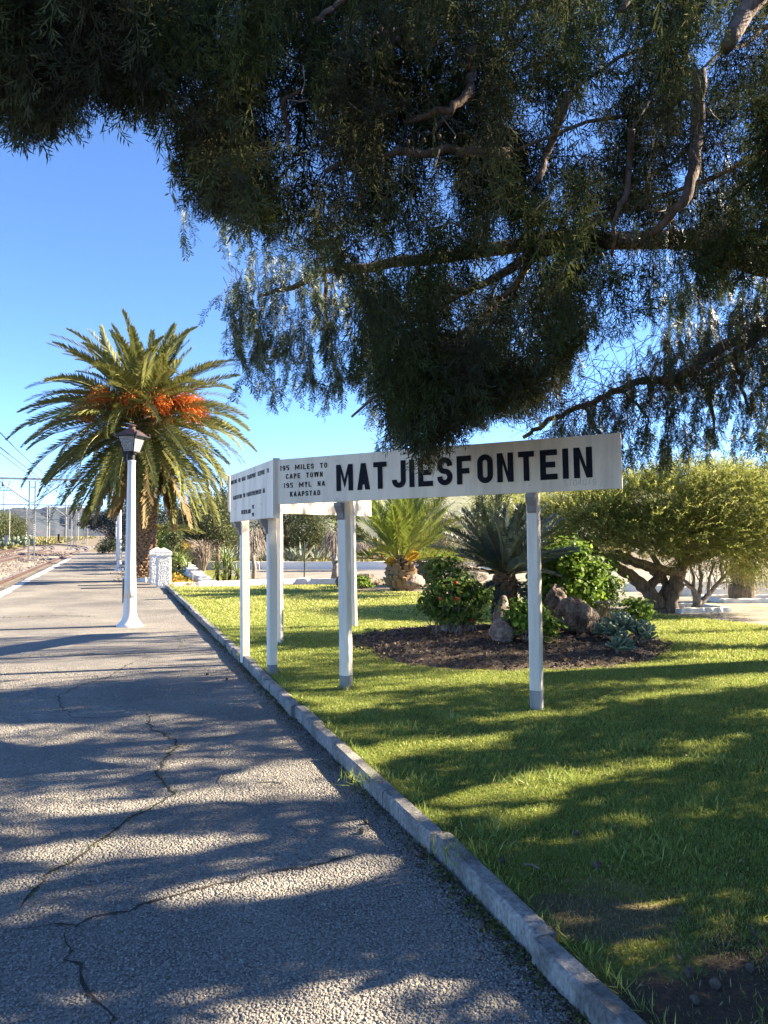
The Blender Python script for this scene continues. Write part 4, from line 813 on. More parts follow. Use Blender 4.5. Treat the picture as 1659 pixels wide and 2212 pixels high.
for li, (n_, ea, eb, dr, L, mt) in enumerate([(8, 74, 84, 18, 2.0, 'frondsmall'), (12, 60, 74, 26, 2.3, 'frondsmall'), (12, 44, 58, 32, 2.2, 'frondsmall'), (8, 22, 40, 44, 1.8, 'frondsmall'), (7, 35, 70, 40, .75, 'frondyellow')]):
    ms = [frond_mesh(ea+(eb-ea)*i/2, dr, L, 60, .036, .44 if mt == 'frondsmall' else .25, 300+li*7+i, mat=mt, vee=.25, start=.22, rw=.018, side=.1*(i-1)) for i in range(3)]
    for k in range(n_):
        az = 2*math.pi*(k+.4*li)/n_+R.normal()*.12; put_frond(yp, ms[k % 3], hs+Vector((math.cos(az)*.08, math.sin(az)*.08, -.04*li)), az, R.normal()*.3, .95+.1*R.random(), 'yellowed dry lower frond' if mt == 'frondyellow' else None)
# cycad in the garden bed
CB = Vector((1.92, 11.35, LZ+.05)); cyc = thing('cycad', 'blue-grey cycad with stiff upright feathered leaves behind the signpost in the bed', 'cycad', CB)
b = MB(); b.lathe([(.17, -.05), (.19, .3), (.18, .7), (.12, .92), (.05, 1.0)], 12); b.build('trunk', M['palmcore'], cyc, True, world=False)
T = boot_mesh('b', .08, .09, .035, None); b_ = MB(); b_.quads(T, np.full(5, .1)); o = b_.build('leaf_base', M['boot'], None); bme = o.data; bpy.data.objects.remove(o)
for i in range(110):
    a = i*2.39996; z = .03+.85*i/110; r = .18 if z < .7 else .18-.3*(z-.7); inst('leaf_base', bme, cyc, Matrix.Translation((r*math.cos(a), r*math.sin(a), z)) @ Matrix.Rotation(a+math.pi/2, 4, 'Z') @ Matrix.Rotation(rad(-30), 4, 'X'))
for li, (n_, ea, eb, dr, L) in enumerate([(16, 68, 86, 14, 1.1), (24, 50, 68, 20, 1.2), (20, 32, 50, 26, 1.12), (8, 14, 32, 30, .9), (6, -60, -40, 20, .6)]):
    ms = [frond_mesh(ea+(eb-ea)*i/2, dr, L, 60, .022, .17, 400+li*7+i, a0=66, a1=38, mat='cycad', vee=.4, start=.14, rw=.012, rmat='rachis', tipw=.45, side=.1*(i-1)) for i in range(3)]
    for k in range(n_):
        az = 2*math.pi*(k+.4*li)/n_+R.normal()*.12; put_frond(cyc, ms[k % 3], Vector((math.cos(az)*.06, math.sin(az)*.06, .95-.03*li)), az, R.normal()*.3, .92+.16*R.random())
cm = frond_mesh(60, 190, .6, 40, .014, .15, 471, a0=80, a1=50, mat='cycad', vee=.2, start=.2, rw=.01)
put_frond(cyc, cm, Vector((.05, -.35, .12)), -.5, 0, 1, 'curled young leaf at the foot'); put_frond(cyc, cm, Vector((.12, -.3, .3)), -.1, .5, .9, 'curled young leaf at the foot')
# ================================================================ BED PLANTS AND ROCKS
def rock(name, label, c, size, mat, seed, rz=0, pits=6, cat='rock'):
    import bmesh
    bm = bmesh.new(); bmesh.ops.create_icosphere(bm, subdivisions=4, radius=1); r = np.random.default_rng(seed); co = np.array([v.co[:] for v in bm.verts]); d = nrm(co); k = np.ones(len(co))
    for i in range(9): n_ = nrm(r.normal(size=3)); h = .62+.3*r.random(); t_ = d@n_; k = np.where(t_*k > h, h/np.maximum(t_, .2), k)
    for i in range(pits): n_ = nrm(r.normal(size=3)); k -= .16*r.random()*np.exp(-((1-d@n_)/.035))
    k += .05*np.sin(d@r.normal(size=3)*5+1)+.035*np.sin(d@r.normal(size=3)*11)+.02*np.sin(d@r.normal(size=3)*19)
    co = d*k[:, None]*np.array(size)/2; a = rz; x, y = co[:, 0].copy(), co[:, 1].copy(); co[:, 0] = x*math.cos(a)-y*math.sin(a); co[:, 1] = x*math.sin(a)+y*math.cos(a)
    for v, q in zip(bm.verts, co): v.co = q
    me = bpy.data.meshes.new(name); bm.to_mesh(me); bm.free(); me.polygons.foreach_set('use_smooth', np.ones(len(me.polygons), bool)); me.materials.append(mat)
    o = obj(name, me); o.location = (c[0], c[1], c[2]+size[2]*.38); return tag(o, label, cat)
bz = LZ+.06
rock('garden_rock', 'large brown pitted boulder to the right of the signpost in the bed', G(1252, 1376, bz)+Vector((0, .12, 0)), (.66, .55, .7), M['rock'], 3, .3, 10)
rock('garden_rock', 'dark brown hollowed rock leaning behind the large boulder', G(1218, 1366, bz)+Vector((-.02, .3, 0)), (.5, .4, .8), M['rock'], 9, .9, 14)
rock('garden_rock', 'small grey pointed rock left of the signpost in the bed', G(1092, 1396, bz)+Vector((0, .1, 0)), (.42, .34, .42), pmat('grey_rock', (.1, .08, .07), (.24, .19, .165), 5, .95, 1.0, 18, .04, c3=(.33, .27, .23), fine=30), 12, .5, 8)
rock('garden_rock', 'pinkish rock standing behind the small grey pointed rock', G(1090, 1372, bz)+Vector((.02, .3, .05)), (.34, .3, .58), M['rockpale'], 15, 1.4, 8)
rock('garden_rock', 'pale rock at the foot of the young palm on its right', G(882, 1276, LZ)+Vector((.1, 0, 0)), (.75, .5, .55), M['rockpale'], 21, .2)
rock('garden_rock', 'brown flat rock left of the young palm, half behind the sign leg', G(786, 1268, LZ)+Vector((0, .2, 0)), (.95, .6, .45), M['rock'], 22, .2)
rock('garden_rock', 'brown rock hidden partly by the left sign legs near the young palm', G(757, 1268, LZ)+Vector((-.2, .1, 0)), (.55, .5, .45), M['rock'], 23, .8)
rock('garden_rock', 'pale stone behind the red geranium at the left of the cycad', G(1010, 1262, LZ)+Vector((0, 0, 0)), (1.3, .8, .8), M['rockpale'], 24, .1)
rock('garden_rock', 'brown stone behind the left end of the geranium bush', G(925, 1256, LZ), (1.0, .7, .75), M['rock'], 25, .5)
def disc_leaves(C, N, r, rn, fold=.25):
    """scalloped round leaf as two quads folded along its midrib: (2n,4,3)"""
    N = nrm(N); A = nrm(np.cross(N, rsph(len(C)))); B = np.cross(N, A); r = r[:, None]
    b0, t0 = C-A*r*.75, C+A*r; up = N*r*fold
    q1 = np.stack([b0, C+B*r*.95-A*r*.45+up, C+B*r*.8+A*r*.65+up, t0], 1); q2 = np.stack([b0, t0, C-B*r*.8+A*r*.65+up, C-B*r*.95-A*r*.45+up], 1)
    Q = np.concatenate([q1, q2], 1).reshape(-1, 4, 3); return Q, np.repeat(rn, 2)
def shrub(name, label, base, lobes, nl, lr, mat, stems=20, flowers=0, cat='shrub', outward=.55, stemh=1.0, flat=.8, stemmat='greybark', clump=7):
    t_ = thing(name, label, cat, base); b = MB(); tot = sum(l[3]*l[4]*l[5] for l in lobes); fl = []; tw = MB()
    for (cx, cy2, cz, rx, ry, rz) in lobes:
        n_ = int(nl*rx*ry*rz/tot)//clump; d = rsph(n_); d[:, 2] = np.where(d[:, 2] < -.3, -d[:, 2]*.6, d[:, 2]); rr = R.random(n_)**.4; kc = V3(cx, cy2, cz)+d*rr[:, None]*np.array([rx, ry, rz])
        C = np.repeat(kc, clump, 0)+R.normal(size=(n_*clump, 3))*lr*1.35; C = C[(C[:, 2] > .03)]; dd = nrm((C-V3(cx, cy2, cz))/np.array([rx, ry, rz])**2)
        N = dd*outward+rsph(len(C))*.55+V3(0, 0, .35); Q, rn = disc_leaves(C+np.array(base), N, lr*R.uniform(.55, 1.25, len(C)), np.clip(R.normal(.45, .25, len(C)), 0, 1)); b.quads(Q, rn)
        for i in range(int(stems*rx*ry*rz/tot)+1):
            k = kc[R.integers(0, len(kc))]; s0 = Vector((base[0]+cx*.5+R.normal()*rx*.25, base[1]+cy2*.5+R.normal()*ry*.25, base[2]-.02)); e = Vector(np.array(base)+k); tw.tube([s0, s0.lerp(e, .5)+Vector((R.normal()*.05, R.normal()*.05, .08)), e], (.011, .008, .004), 4)
        for i in range(flowers if (cx, cy2) == tuple(lobes[0][:2]) else 0): fl.append(np.array(base)+V3(cx, cy2, cz)+nrm(V3(R.normal(), -abs(R.normal())-.2, R.normal()*.7+.2))*np.array([rx, ry, rz])*1.02)
    o = b.build('foliage', mat, t_); o['kind'] = 'stuff'; o = tw.build('stems', M[stemmat], t_); o['kind'] = 'stuff'
    for p in fl:
        b = MB(); n_ = 26; C = p+rsph(n_)*.017; Q, rn = disc_leaves(C, C-p, np.full(n_, .012), R.random(n_)); b.quads(Q, rn); b.build('flower', M['petal'], t_)
    return t_
shrub('geranium_bush', 'tall leafy geranium bush with a few red flowers left of the cycad', G(985, 1383, bz)+Vector((0, .45, 0)), [(0, 0, .55, .5, .5, .5), (-.15, .05, .95, .3, .3, .3), (.3, .1, .45, .38, .35, .4), (.1, 0, .25, .5, .4, .22), (-.28, .0, .35, .3, .3, .3)], 3900, .029, M['geranium'], 110, 4, clump=6)
shrub('ivy_geranium', 'bright green ivy-leaved bush rising behind the boulder right of the signpost', Vector((3.0, 11.75, bz)), [(-.1, 0, .95, .5, .45, .4), (.1, 0, .55, .5, .45, .45), (-.35, .1, .5, .3, .4, .45), (.1, 0, 1.2, .28, .3, .25), (.45, .1, .85, .3, .3, .3)], 5600, .04, M['ivy'], 40, 3, clump=6)
shrub('ivy_geranium', 'low bright ivy-leaved plant spilling round the foot of the signpost in the bed', G(1160, 1402, bz)+Vector((0, .3, 0)), [(0, 0, .3, .3, .28, .28), (.16, .0, .2, .22, .25, .18), (-.15, .05, .4, .22, .2, .2)], 1400, .036, M['ivy'], 14, 0, clump=6)
shrub('geranium_bush', 'thin dark straggling geranium to the right of the boulder', G(1308, 1345, bz)+Vector((0, .3, 0)), [(0, 0, .4, .42, .35, .32), (.15, 0, .62, .3, .3, .22), (-.2, 0, .3, .3, .3, .28)], 1500, .027, M['geranium'], 46, 1, clump=5)
shrub('leggy_geranium', 'leggy geranium with bare leaning stems and pale leaf tufts against the car park', G(1285, 1330, bz)+Vector((.1, .5, 0)), [(.12, 0, 1.02, .1, .1, .07), (.36, 0, .95, .17, .12, .08), (.0, 0, .8, .12, .1, .1), (.3, .0, .5, .14, .14, .16)], 420, .032, M['ivy'], 9, 0, clump=6)
shrub('yellow_leaved_plant', 'small plant with yellowing leaves right of the grey paddle succulent', G(1395, 1375, bz)+Vector((0, .25, 0)), [(0, 0, .3, .26, .2, .18), (-.1, 0, .42, .15, .15, .12)], 420, .035, M['ivy'], 10, 0, clump=5)
shrub('bright_green_plant', 'small bright yellow-green plant on the lawn edge left of the young palm', G(778, 1270, LZ), [(0, 0, .16, .3, .25, .18)], 420, .045, M['ivy'], 6)
shrub('edging_plant', 'small pinkish-leaved plant at the right foot of the young palm', G(848, 1272, LZ), [(0, 0, .15, .2, .2, .16)], 200, .04, M['geranium'], 5, 1)
# paddle succulents
def paddle(L, w):
    b = MB(); vs = []; prof = [(0, .25), (.2, .5), (.5, .9), (.75, 1), (.92, .75), (1, .2)]
    for s, k in prof: vs += [(s*L, -w/2*k, .02*s+.012*k), (s*L, 0, .02*s-.004), (s*L, w/2*k, .02*s+.012*k), (s*L, 0, .02*s+.024)]
    n_ = len(prof); b.add(vs, [(i*4+q, (i+1)*4+q, (i+1)*4+(q+1) % 4, i*4+(q+1) % 4) for i in range(n_-1) for q in range(4)]+[tuple((n_-1)*4+q for q in range(4))]); return b
PDm = None
def succulent(label, base, n_rings, sc, heads):
    global PDm
    t_ = thing('paddle_succulent', label, 'succulent', base, 0, 'grey paddle succulents in the bed')
    if PDm is None: PDm = [];\
        [PDm.append((lambda o: (o.data, bpy.data.objects.remove(o))[0])(paddle(.16, .1).build('leaf', m_, None, True))) for m_ in (pmat('paddle_grey_green', (.085, .13, .09), (.17, .22, .15), 6, .45), pmat('paddle_pale_green', (.15, .21, .13), (.24, .3, .17), 6, .45))]
    for (hx, hy, hz, s2) in heads:
        for ring in range(n_rings):
            nn = 5
            for k in range(nn):
                a = 2*math.pi*(k+.5*(ring % 2))/nn+R.normal()*.12; el = 12+ring*24+R.normal()*6; inst('leaf', PDm[int(R.random() < .35)], t_, Matrix.Translation((hx+math.cos(a)*.015, hy+math.sin(a)*.015, hz+.02*ring)) @ Matrix.Rotation(a, 4, 'Z') @ Matrix.Rotation(-rad(el), 4, 'Y') @ Matrix.Rotation(R.normal()*.2, 4, 'X') @ Matrix.Scale(sc*s2*(1.05-.1*ring)*(.9+.2*R.random()), 4))
        b = MB(); b.tube([(hx*.6, hy*.6, -.02), (hx, hy, hz+.03)], (.018, .022), 6); b.build('stem', M['greybark'], t_, world=False)
succulent('broad grey-green paddle-leaved succulent clump right of the big boulder', G(1357, 1390, bz)+Vector((0, .1, 0)), 3, 1.0, [(-.18, -.05, .1, 1.1), (.0, .05, .16, 1.2), (.17, -.05, .1, 1.1), (.3, .1, .13, 1.), (-.3, .1, .1, 1.0), (.07, .25, .22, 1.), (-.12, -.18, .04, .9), (-.05, .25, .2, 1.1), (.25, -.15, .05, .9)])
succulent('small grey-green paddle succulent by itself in front of the larger clump', G(1333, 1410, bz), 3, .95, [(0, 0, .04, 1.), (.13, .02, .03, .8)])
# fine dead flower stalks
b = MB()
for i in range(5): p = G(1300+i*9+R.normal()*3, 1378, bz)+Vector((0, .3, 0)); b.tube([p, p+Vector((R.normal()*.03, 0, .42+.1*R.random()))], (.007, .005), 4); b.lathe([(.005, 0), (.025, .02), (.02, .05), (.004, .06)], 6, p+Vector((0, 0, .45)))
tag(b.build('dry_flower_stalk', M['dry'] if 0 else M['twig'], None), 'thin dry brown flower stalks standing beside the boulder', 'flower stalks')
# ================================================================ THE SPREADING TREE on the right
def foxtail(seed, n=12):
    r = np.random.default_rng(seed); q = []; p = V3(0, 0, 0); d = V3(1, 0, .25)
    for i in range(n):
        d = nrm(d+V3(0, r.normal()*.03, -.035)); p2 = p+d/n; q.append(leaf_quads(p[None], d[None], r.normal(size=(1, 3)), [1.5/n], [.035])[0])
        for k in range(2): q.append(leaf_quads(p[None], nrm(d*.6+r.normal(size=3)*.65)[None], r.normal(size=(1, 3)), [.17*(1-.5*i/n)], [.034])[0])
        p = p2
    return np.array(q)
FX = [foxtail(i) for i in range(4)]
TB = G(1432, 1322, 0)+Vector((0, .2, 0)); tr = thing('spreading_tree', 'low spreading tree with furrowed forked trunk and dense yellow-green canopy', 'tree', TB)
b = MB()
def limb(pts, rs, mb, n=9, j=.015):
    pts = [Vector(p) for p in pts]; path, rr = [], []
    for i in range(len(pts)-1):
        for k in range(5): path.append(pts[i].lerp(pts[i+1], k/5)+Vector((R.normal(), R.normal(), R.normal()))*j); rr.append((rs[i]+(rs[i+1]-rs[i])*k/5)*(1+R.normal()*.05))
    mb.tube(path+[pts[-1]], rr+[rs[-1]], n)
tx = lambda x, y, dy=0: P(x, y, TB.y+dy)
limb([tx(1425,1332), tx(1418,1300), tx(1395,1270), tx(1360,1242,-.1), tx(1320,1222,-.2), tx(1270,1225,-.3)], (.2,.16,.14,.115,.09,.055), b, 12); limb([tx(1440,1332), tx(1452,1290), tx(1462,1250,.1), tx(1475,1215,.2), tx(1500,1150,.4)], (.19,.16,.14,.11,.06), b, 12)
limb([tx(1422,1300,.1), tx(1438,1270,.2), tx(1432,1240,.3), tx(1410,1200,.4)], (.1,.085,.08,.06), b); limb([tx(1395,1270), tx(1430,1245,.2), tx(1400,1225,.2), tx(1340,1205,.2), tx(1260,1190,.2)], (.1,.1,.1,.08,.05), b); limb([tx(1465,1240), tx(1420,1225,-.2), tx(1370,1212,-.4), tx(1330,1190,-.5)], (.1,.09,.07,.04), b)
limb([tx(1475,1215,.2), tx(1560,1190,.6), tx(1640,1170,1.)], (.1,.07,.04), b); limb([tx(1360,1242,-.1), tx(1300,1200,-.6), tx(1250,1150,-.9)], (.09,.06,.03), b); b.build('trunk', M['palebark'], tr, True)
LB = [(1255,1135,.2,1.15,1.3,.6),(1380,1108,.3,1.5,1.5,.74),(1500,1095,.3,1.6,1.6,.82),(1600,1125,.1,1.25,1.4,1.05),(1330,1165,-.4,1.2,1.0,.55),(1450,1160,-.5,1.4,1.1,.6),(1570,1185,-.4,1.1,.9,.6),(1150,1135,.6,.6,.7,.4),(1690,1150,.3,1.1,1.3,.9)]
CC, DD = [], []
for (x, y, dy, rx, ry, rz) in LB:
    c = np.array(tx(x, y, dy)); n_ = int(680*rx*rz*1.6); d = rsph(n_); d[:, 2] = np.where(d[:, 2] < -.55, -d[:, 2], d[:, 2]); rr = (1-.35*R.random(n_)**2)*(1+.12*np.sin(d[:, 0]*9+x)*np.sin(d[:, 2]*8+y)); p = c+d*rr[:, None]*np.array([rx, ry, rz]); CC.append(p); DD.append(d+rsph(n_)*.6+V3(0, 0, -.15+.2*(R.random()-.5)))
CC, DD = np.concatenate(CC), np.concatenate(DD); keep = np.ones(len(CC), bool)
px, py = pix(CC); keep &= ~((py > 1225) & (px < 1560)); CC, DD = CC[keep], DD[keep]
b = MB(); idx = R.integers(0, 4, len(CC)); zc = np.clip((CC[:, 2]-1.4)/1.8, 0, 1); tone = np.clip(R.normal(.36, .17, len(CC))+.08*zc, 0, 1)
for k in range(4):
    m_ = idx == k; Q = spread(FX[k], CC[m_], frames(DD[m_], R.normal(size=m_.sum())), R.uniform(.3, .52, m_.sum())); rn = np.repeat(tone[m_], len(FX[k]))+np.tile(np.linspace(-.12, .22, len(FX[k])), m_.sum())+R.normal(size=len(Q))*.08; b.quads(Q, np.clip(rn, 0, 1))
# trailing shoots on the right
n_ = 150; pts = np.stack([R.uniform(1560, 1700, n_), R.uniform(1190, 1240, n_)], 1); p = np.array([tx(x, y, R.uniform(-.8, .2)) for x, y in pts]); Q = spread(FX[0], p, frames(np.tile(V3(.1, -.1, -1), (n_, 1))+rsph(n_)*.2, R.normal(size=n_)), R.uniform(.3, .5, n_)); b.quads(Q, np.clip(R.normal(.75, .15, len(Q)), 0, 1))
o = b.build('crown', M['bottle'], tr); o['kind'] = 'stuff'
tw = MB()
for i in range(170):
    k = R.integers(0, len(CC)); e = Vector(CC[k]); s0 = tx(1420+R.normal()*70, 1195, R.normal()*.3); tw.tube([s0.lerp(e, .3), s0.lerp(e, .65)+Vector((0, 0, .08)), e], (.014, .009, .004), 4, False)
o = tw.build('twigs', M['greybark'], tr); o['kind'] = 'stuff'
# small bare tree in a white square and the stump-like trunk in another
def square_kerb(name, label, c, w_, d_, yaw, h=.1):
    pts = [Vector(c)+Matrix.Rotation(yaw, 3, 'Z') @ Vector(q) for q in ((-w_/2, -d_/2, 0), (w_/2, -d_/2, 0), (w_/2, d_/2, 0), (-w_/2, d_/2, 0), (-w_/2, -d_/2, 0))]; return lowwall(name, label, pts, h, .13, M['smoothwhite'], 'white tree edgings in the car park', n_=.62, part='white_stone', jit=.008)
q0 = G(1505, 1322, -.03); square_kerb('tree_edging', 'white stone square round the small bare-stemmed tree', q0+Vector((0, .35, 0)), 1.25, .95, .25)
t_ = thing('small_tree', 'small many-stemmed tree with thin bare branches in a white stone square', 'tree', q0+Vector((0, .35, 0))); b = MB(); B0 = q0+Vector((0, .35, 0))
tb = lambda x, y, dy=0: P(x, y, B0.y+dy)
for pts, rs in (([tb(1505,1325), tb(1508,1300), tb(1495,1270), tb(1470,1245)], (.1,.085,.05,.03)), ([tb(1507,1310), tb(1530,1285,.1), tb(1560,1250,.2), tb(1580,1230,.2)], (.08,.055,.04,.02)), ([tb(1506,1300), tb(1515,1265,.2), tb(1512,1220,.2)], (.06,.045,.03)), ([tb(1497,1275), tb(1500,1250,-.1), tb(1490,1215,-.1)], (.045,.03,.02)), ([tb(1530,1285,.1), tb(1532,1250,-.1), tb(1545,1215)], (.045,.03,.02)), ([tb(1495,1270), tb(1475,1262,-.2), tb(1455,1225,-.2)], (.04,.03,.015)), ([tb(1560,1250,.2), tb(1556,1225,.1), tb(1565,1200)], (.03,.02,.012)), ([tb(1550,1262,.2), tb(1580,1258,.1), tb(1592,1235)], (.02,.015,.008))): limb(pts, rs, b, 7, .008)
tw = MB()
for i in range(70): x = R.uniform(1455, 1600); p = tb(x, 1245+R.normal()*14, R.normal()*.3); tw.tube([p, p+Vector((R.normal()*.12, R.normal()*.1, .2+R.random()*.25))], (.008, .003), 3, False)
o = tw.build('twigs', M['greybark'], t_); o['kind'] = 'stuff'
b.build('trunk', M['greybark'], t_, True)
q1 = G(1612, 1300, -.03); square_kerb('tree_edging', 'white stone square round the stout trunk at the right edge', q1+Vector((.25, .3, 0)), 2.0, 1.1, .05)
t_ = thing('shade_tree', 'stout rough trunk rising from a white square at the right edge', 'tree', q1+Vector((.05, .3, 0))); b = MB(); B1 = q1+Vector((.05, .3, 0)); limb([B1+Vector((0, 0, -.05)), B1+Vector((.02, 0, .5)), B1+Vector((-.03, 0, 1.1)), B1+Vector((.1, 0, 1.9))], (.33, .27, .28, .22), b, 12, .02); limb([B1+Vector((-.03, 0, 1.1)), B1+Vector((.5, .3, 2.2))], (.2, .1), b); b.build('trunk', M['palebark'], t_, True)
b = MB(); n_ = 420; c = np.array(B1)+V3(.6, .5, 2.4); d = rsph(n_); Q = spread(FX[1], c+d*np.array([1.7, 1.7, 1.0])*R.uniform(.7, 1, (n_, 1)), frames(d+rsph(n_)*.6, R.normal(size=n_)), R.uniform(.3, .5, n_)); b.quads(Q, np.clip(R.normal(.45, .2, len(Q)), 0, 1)); o = b.build('crown', M['bottle'], t_); o['kind'] = 'stuff'
# white parking blocks
bm_ = None
for i, (x, y) in enumerate([(1283, 1268), (1322, 1272), (1364, 1277), (1423, 1283), (1486, 1287), (1542, 1291)]):
    p = G(x, y, -.03); lab = ['white block stop seen low through the geranium stems', 'white block stop left of the forked trunk, first clear of the bush', 'white block stop just left of the forked trunk', 'white block stop seen between the forks of the trunk', 'white block stop between the forked trunk and the small bare tree', 'white block stop behind the small bare tree on its right'][i]
    if bm_ is None:
        b = MB(); b.box((0, 0, .12), (.52, .3, .24), None, (.68, .6)); o = b.build('parking_block', M['smoothwhite'], None); bm_ = o.data
    else: o = obj('parking_block', bm_)
    o.location = p; o.rotation_euler = (0, 0, -.25+R.normal()*.1); tag(o, lab, 'parking block', 'white parking blocks by the car park road')
b = MB(); p = G(1286, 1262, -.03); b.tube([p, p+Vector((0, 0, .95))], .05, 6); tag(b.build('post', M['darkpost'], None, kind=None), 'dark thin post standing at the car park edge behind the bush', 'post')
b = MB(); p = G(1362, 1262, -.03); b.box(p+Vector((0, 0, .2)), (.16, .16, .4), None, (.8, .8)); b.lathe([(.1, .4), (.06, .46), (.02, .5)], 8, p); tag(b.build('hydrant', pmat('orange_paint', (.6, .2, .02), (.7, .26, .03), 6), None), 'small orange post beside the car park road left of the forked trunk', 'bollard')

# crumbs and litter lying on the bed soil
n_ = 9000; a = R.random(n_)*6.283; k = np.sqrt(R.random(n_))*.97; p = np.stack([BC[0]+BRX*k*np.cos(a), BC[1]+BRY*k*np.sin(a), LZ+.02+.11*np.maximum(0, 1-k)**.6+R.random(n_)*.02], 1); q = R.uniform(.012, .045, n_); b = MB(); b.quads(leaf_quads(p, rsph(n_)*np.array([1, 1, .5]), rsph(n_)*.7+V3(0, 0, .8), q, q*R.uniform(.5, 1, n_))); b.build('soil_crumbs', leafmat('soil_crumb', [(0, (.045, .03, .022)), (.6, (.1, .072, .052)), (.93, (.17, .125, .09)), (1, (.32, .26, .18))], 0, .95), None, kind='stuff')
# ================================================================ BACKGROUND PLANTING
def leafy_tree(name, label, base, h, crown, nl, ls, mat, trunk_r=.1, lean=(0, 0), bark='bark', group=None, clumps=46, cat='tree', droop=0, trunk=True, up=.0, spread_=.22, aspect=.45):
    """crown: list of (dx, dy, z, rx, ry, rz) lobes"""
    t_ = thing(name, label, cat, base, 0, group); b = MB(); B = np.array(base, float); tot = sum(c[3]*c[4]*c[5] for c in crown); tw = MB()
    for (dx, dy, z, rx, ry, rz) in crown:
        k = max(5, int(clumps*(rx*ry*rz/tot)**.8)); d = rsph(k); kc = B+V3(dx, dy, z)+d*(R.random((k, 1))**.35)*np.array([rx, ry, rz]); n_ = int(nl*rx*ry*rz/tot)//k
        C = np.repeat(kc, n_, 0); o_ = R.normal(size=(len(C), 3))*np.array([1, 1, .75]); C = C+o_*spread_*min(rx, rz); D = nrm(o_+rsph(len(C))*.9+V3(0, 0, up-droop)); tone = np.repeat(np.clip(R.normal(.4, .18, k), 0, 1), n_)+R.normal(size=len(C))*.15
        b.quads(leaf_quads(C, D, rsph(len(C)), ls*R.uniform(.6, 1.4, len(C)), ls*aspect*R.uniform(.7, 1.2, len(C))), np.clip(tone, 0, 1))
        for q in kc[::3]: s0 = Vector(B+V3(lean[0]*.5, lean[1]*.5, h*.35)); tw.tube([s0, s0.lerp(Vector(q), .55)+Vector((0, 0, .1)), Vector(q)], (trunk_r*.4, trunk_r*.22, .01), 4, False)
    o = b.build('crown', M[mat], t_); o['kind'] = 'stuff'; o = tw.build('branches', M[bark], t_); o['kind'] = 'stuff'
    if trunk: b = MB(); b.tube([Vector(B+V3(0, 0, -.1)), Vector(B+V3(lean[0]*.3, lean[1]*.3, h*.3)), Vector(B+V3(lean[0], lean[1], h*.75))], (trunk_r*1.2, trunk_r, trunk_r*.4), 8); b.build('trunk', M[bark], t_, True)
    return t_
g0 = -.06
leafy_tree('dark_conifer', 'broad dark conifer with low spreading limbs left of the sign', P(466, 1222, 42), 3.4, [(0, 0, 2.6, 2.2, 2, 1.5), (-.9, 0, 1.6, 1.3, 1.3, .8), (1.0, 0, 1.9, 1.3, 1.3, .9), (.2, 0, 3.6, 1.3, 1.3, .8)], 11000, .17, 'conifer', .22, clumps=80)
leafy_tree('dark_conifer', 'dark conifer just behind the left sign legs, beside the broad one', P(610, 1212, 44), 3.4, [(0, 0, 2.4, 1.3, 1.3, 1.7), (.3, 0, 1.3, 1.2, 1.2, .8)], 6000, .17, 'conifer', .18, clumps=50)
leafy_tree('dark_conifer', 'dark conifer farther left, seen under the hanging palm fronds', P(425, 1215, 46), 3, [(0, 0, 2.2, 1.7, 1.5, 1.5)], 5000, .17, 'conifer', .18, clumps=40)
leafy_tree('young_pine', 'young rounded pine on a thin straight trunk seen beneath the rear sign board', P(667, 1222, 38), 2.6, [(0, 0, 2.0, .85, .85, 1.0), (.1, 0, 2.9, .5, .5, .5), (-.35, 0, 1.5, .5, .5, .4), (.4, 0, 1.6, .5, .5, .45)], 6500, .12, 'olive', .07, clumps=46)
leafy_tree('young_pine', 'thin second pine to the right of the rounded one beneath the rear board', P(697, 1220, 39), 2.0, [(0, 0, 1.6, .6, .6, .8)], 2200, .12, 'olive', .05, clumps=20)
leafy_tree('small_tree', 'thin open tree behind the front sign leg', P(728, 1215, 42), 3.0, [(0, 0, 2.6, .9, .9, 1.1)], 2400, .13, 'olive', .06, clumps=24)
leafy_tree('dark_cypress', 'narrow dark columnar cypress behind the young palm', P(765, 1205, 48), 3.2, [(0, 0, 1.8, .55, .55, 1.5)], 3200, .14, 'conifer', .1, clumps=24, up=.6)
leafy_tree('grey_shrub', 'large dusty grey-green shrub between the young palm and the cycad', P(952, 1262, 24), 2.2, [(0, 0, 1.55, 1.15, 1.0, .95), (-.4, 0, .9, .8, .8, .55), (.6, -.2, 1.0, .8, .8, .6), (.1, 0, 2.1, .6, .6, .45), (1.15, .2, 1.25, .5, .5, .6)], 17000, .075, 'greyleaf', .06, clumps=120, bark='greybark', cat='shrub', spread_=.2)
leafy_tree('grey_shrub', 'paler low grey bush at the right foot of the large dusty shrub', P(1000, 1240, 22.5), 1.0, [(0, 0, .75, .6, .5, .4)], 3200, .06, 'greyleaf', .03, clumps=30, bark='greybark', cat='shrub')
leafy_tree('willowy_tree', 'yellow-green willowy tree behind the young palm and dusty shrub', P(905, 1215, 34), 3.0, [(0, 0, 2.7, 1.0, 1.0, 1.0), (.9, 0, 2.4, .8, .8, .8), (-.8, 0, 2.2, .6, .6, .7)], 5200, .15, 'olive', .08, droop=1.0, aspect=.2)
leafy_tree('willowy_tree', 'yellow-green tree between the cycad and the right sign leg', P(1090, 1235, 19), 2.2, [(0, 0, 1.9, .75, .7, .75), (-.55, 0, 1.5, .5, .5, .5)], 5000, .1, 'bottle', .08, droop=.5, aspect=.22)
leafy_tree('garden_shrub', 'fresh green rounded shrub right behind the big palm trunk', P(352, 1240, 34), 1.3, [(0, 0, 1.15, 1.0, .9, .75), (.9, 0, .8, .7, .7, .5), (-.7, 0, 1.2, .6, .6, .7)], 6500, .1, 'ivy', .05, clumps=60, cat='shrub')
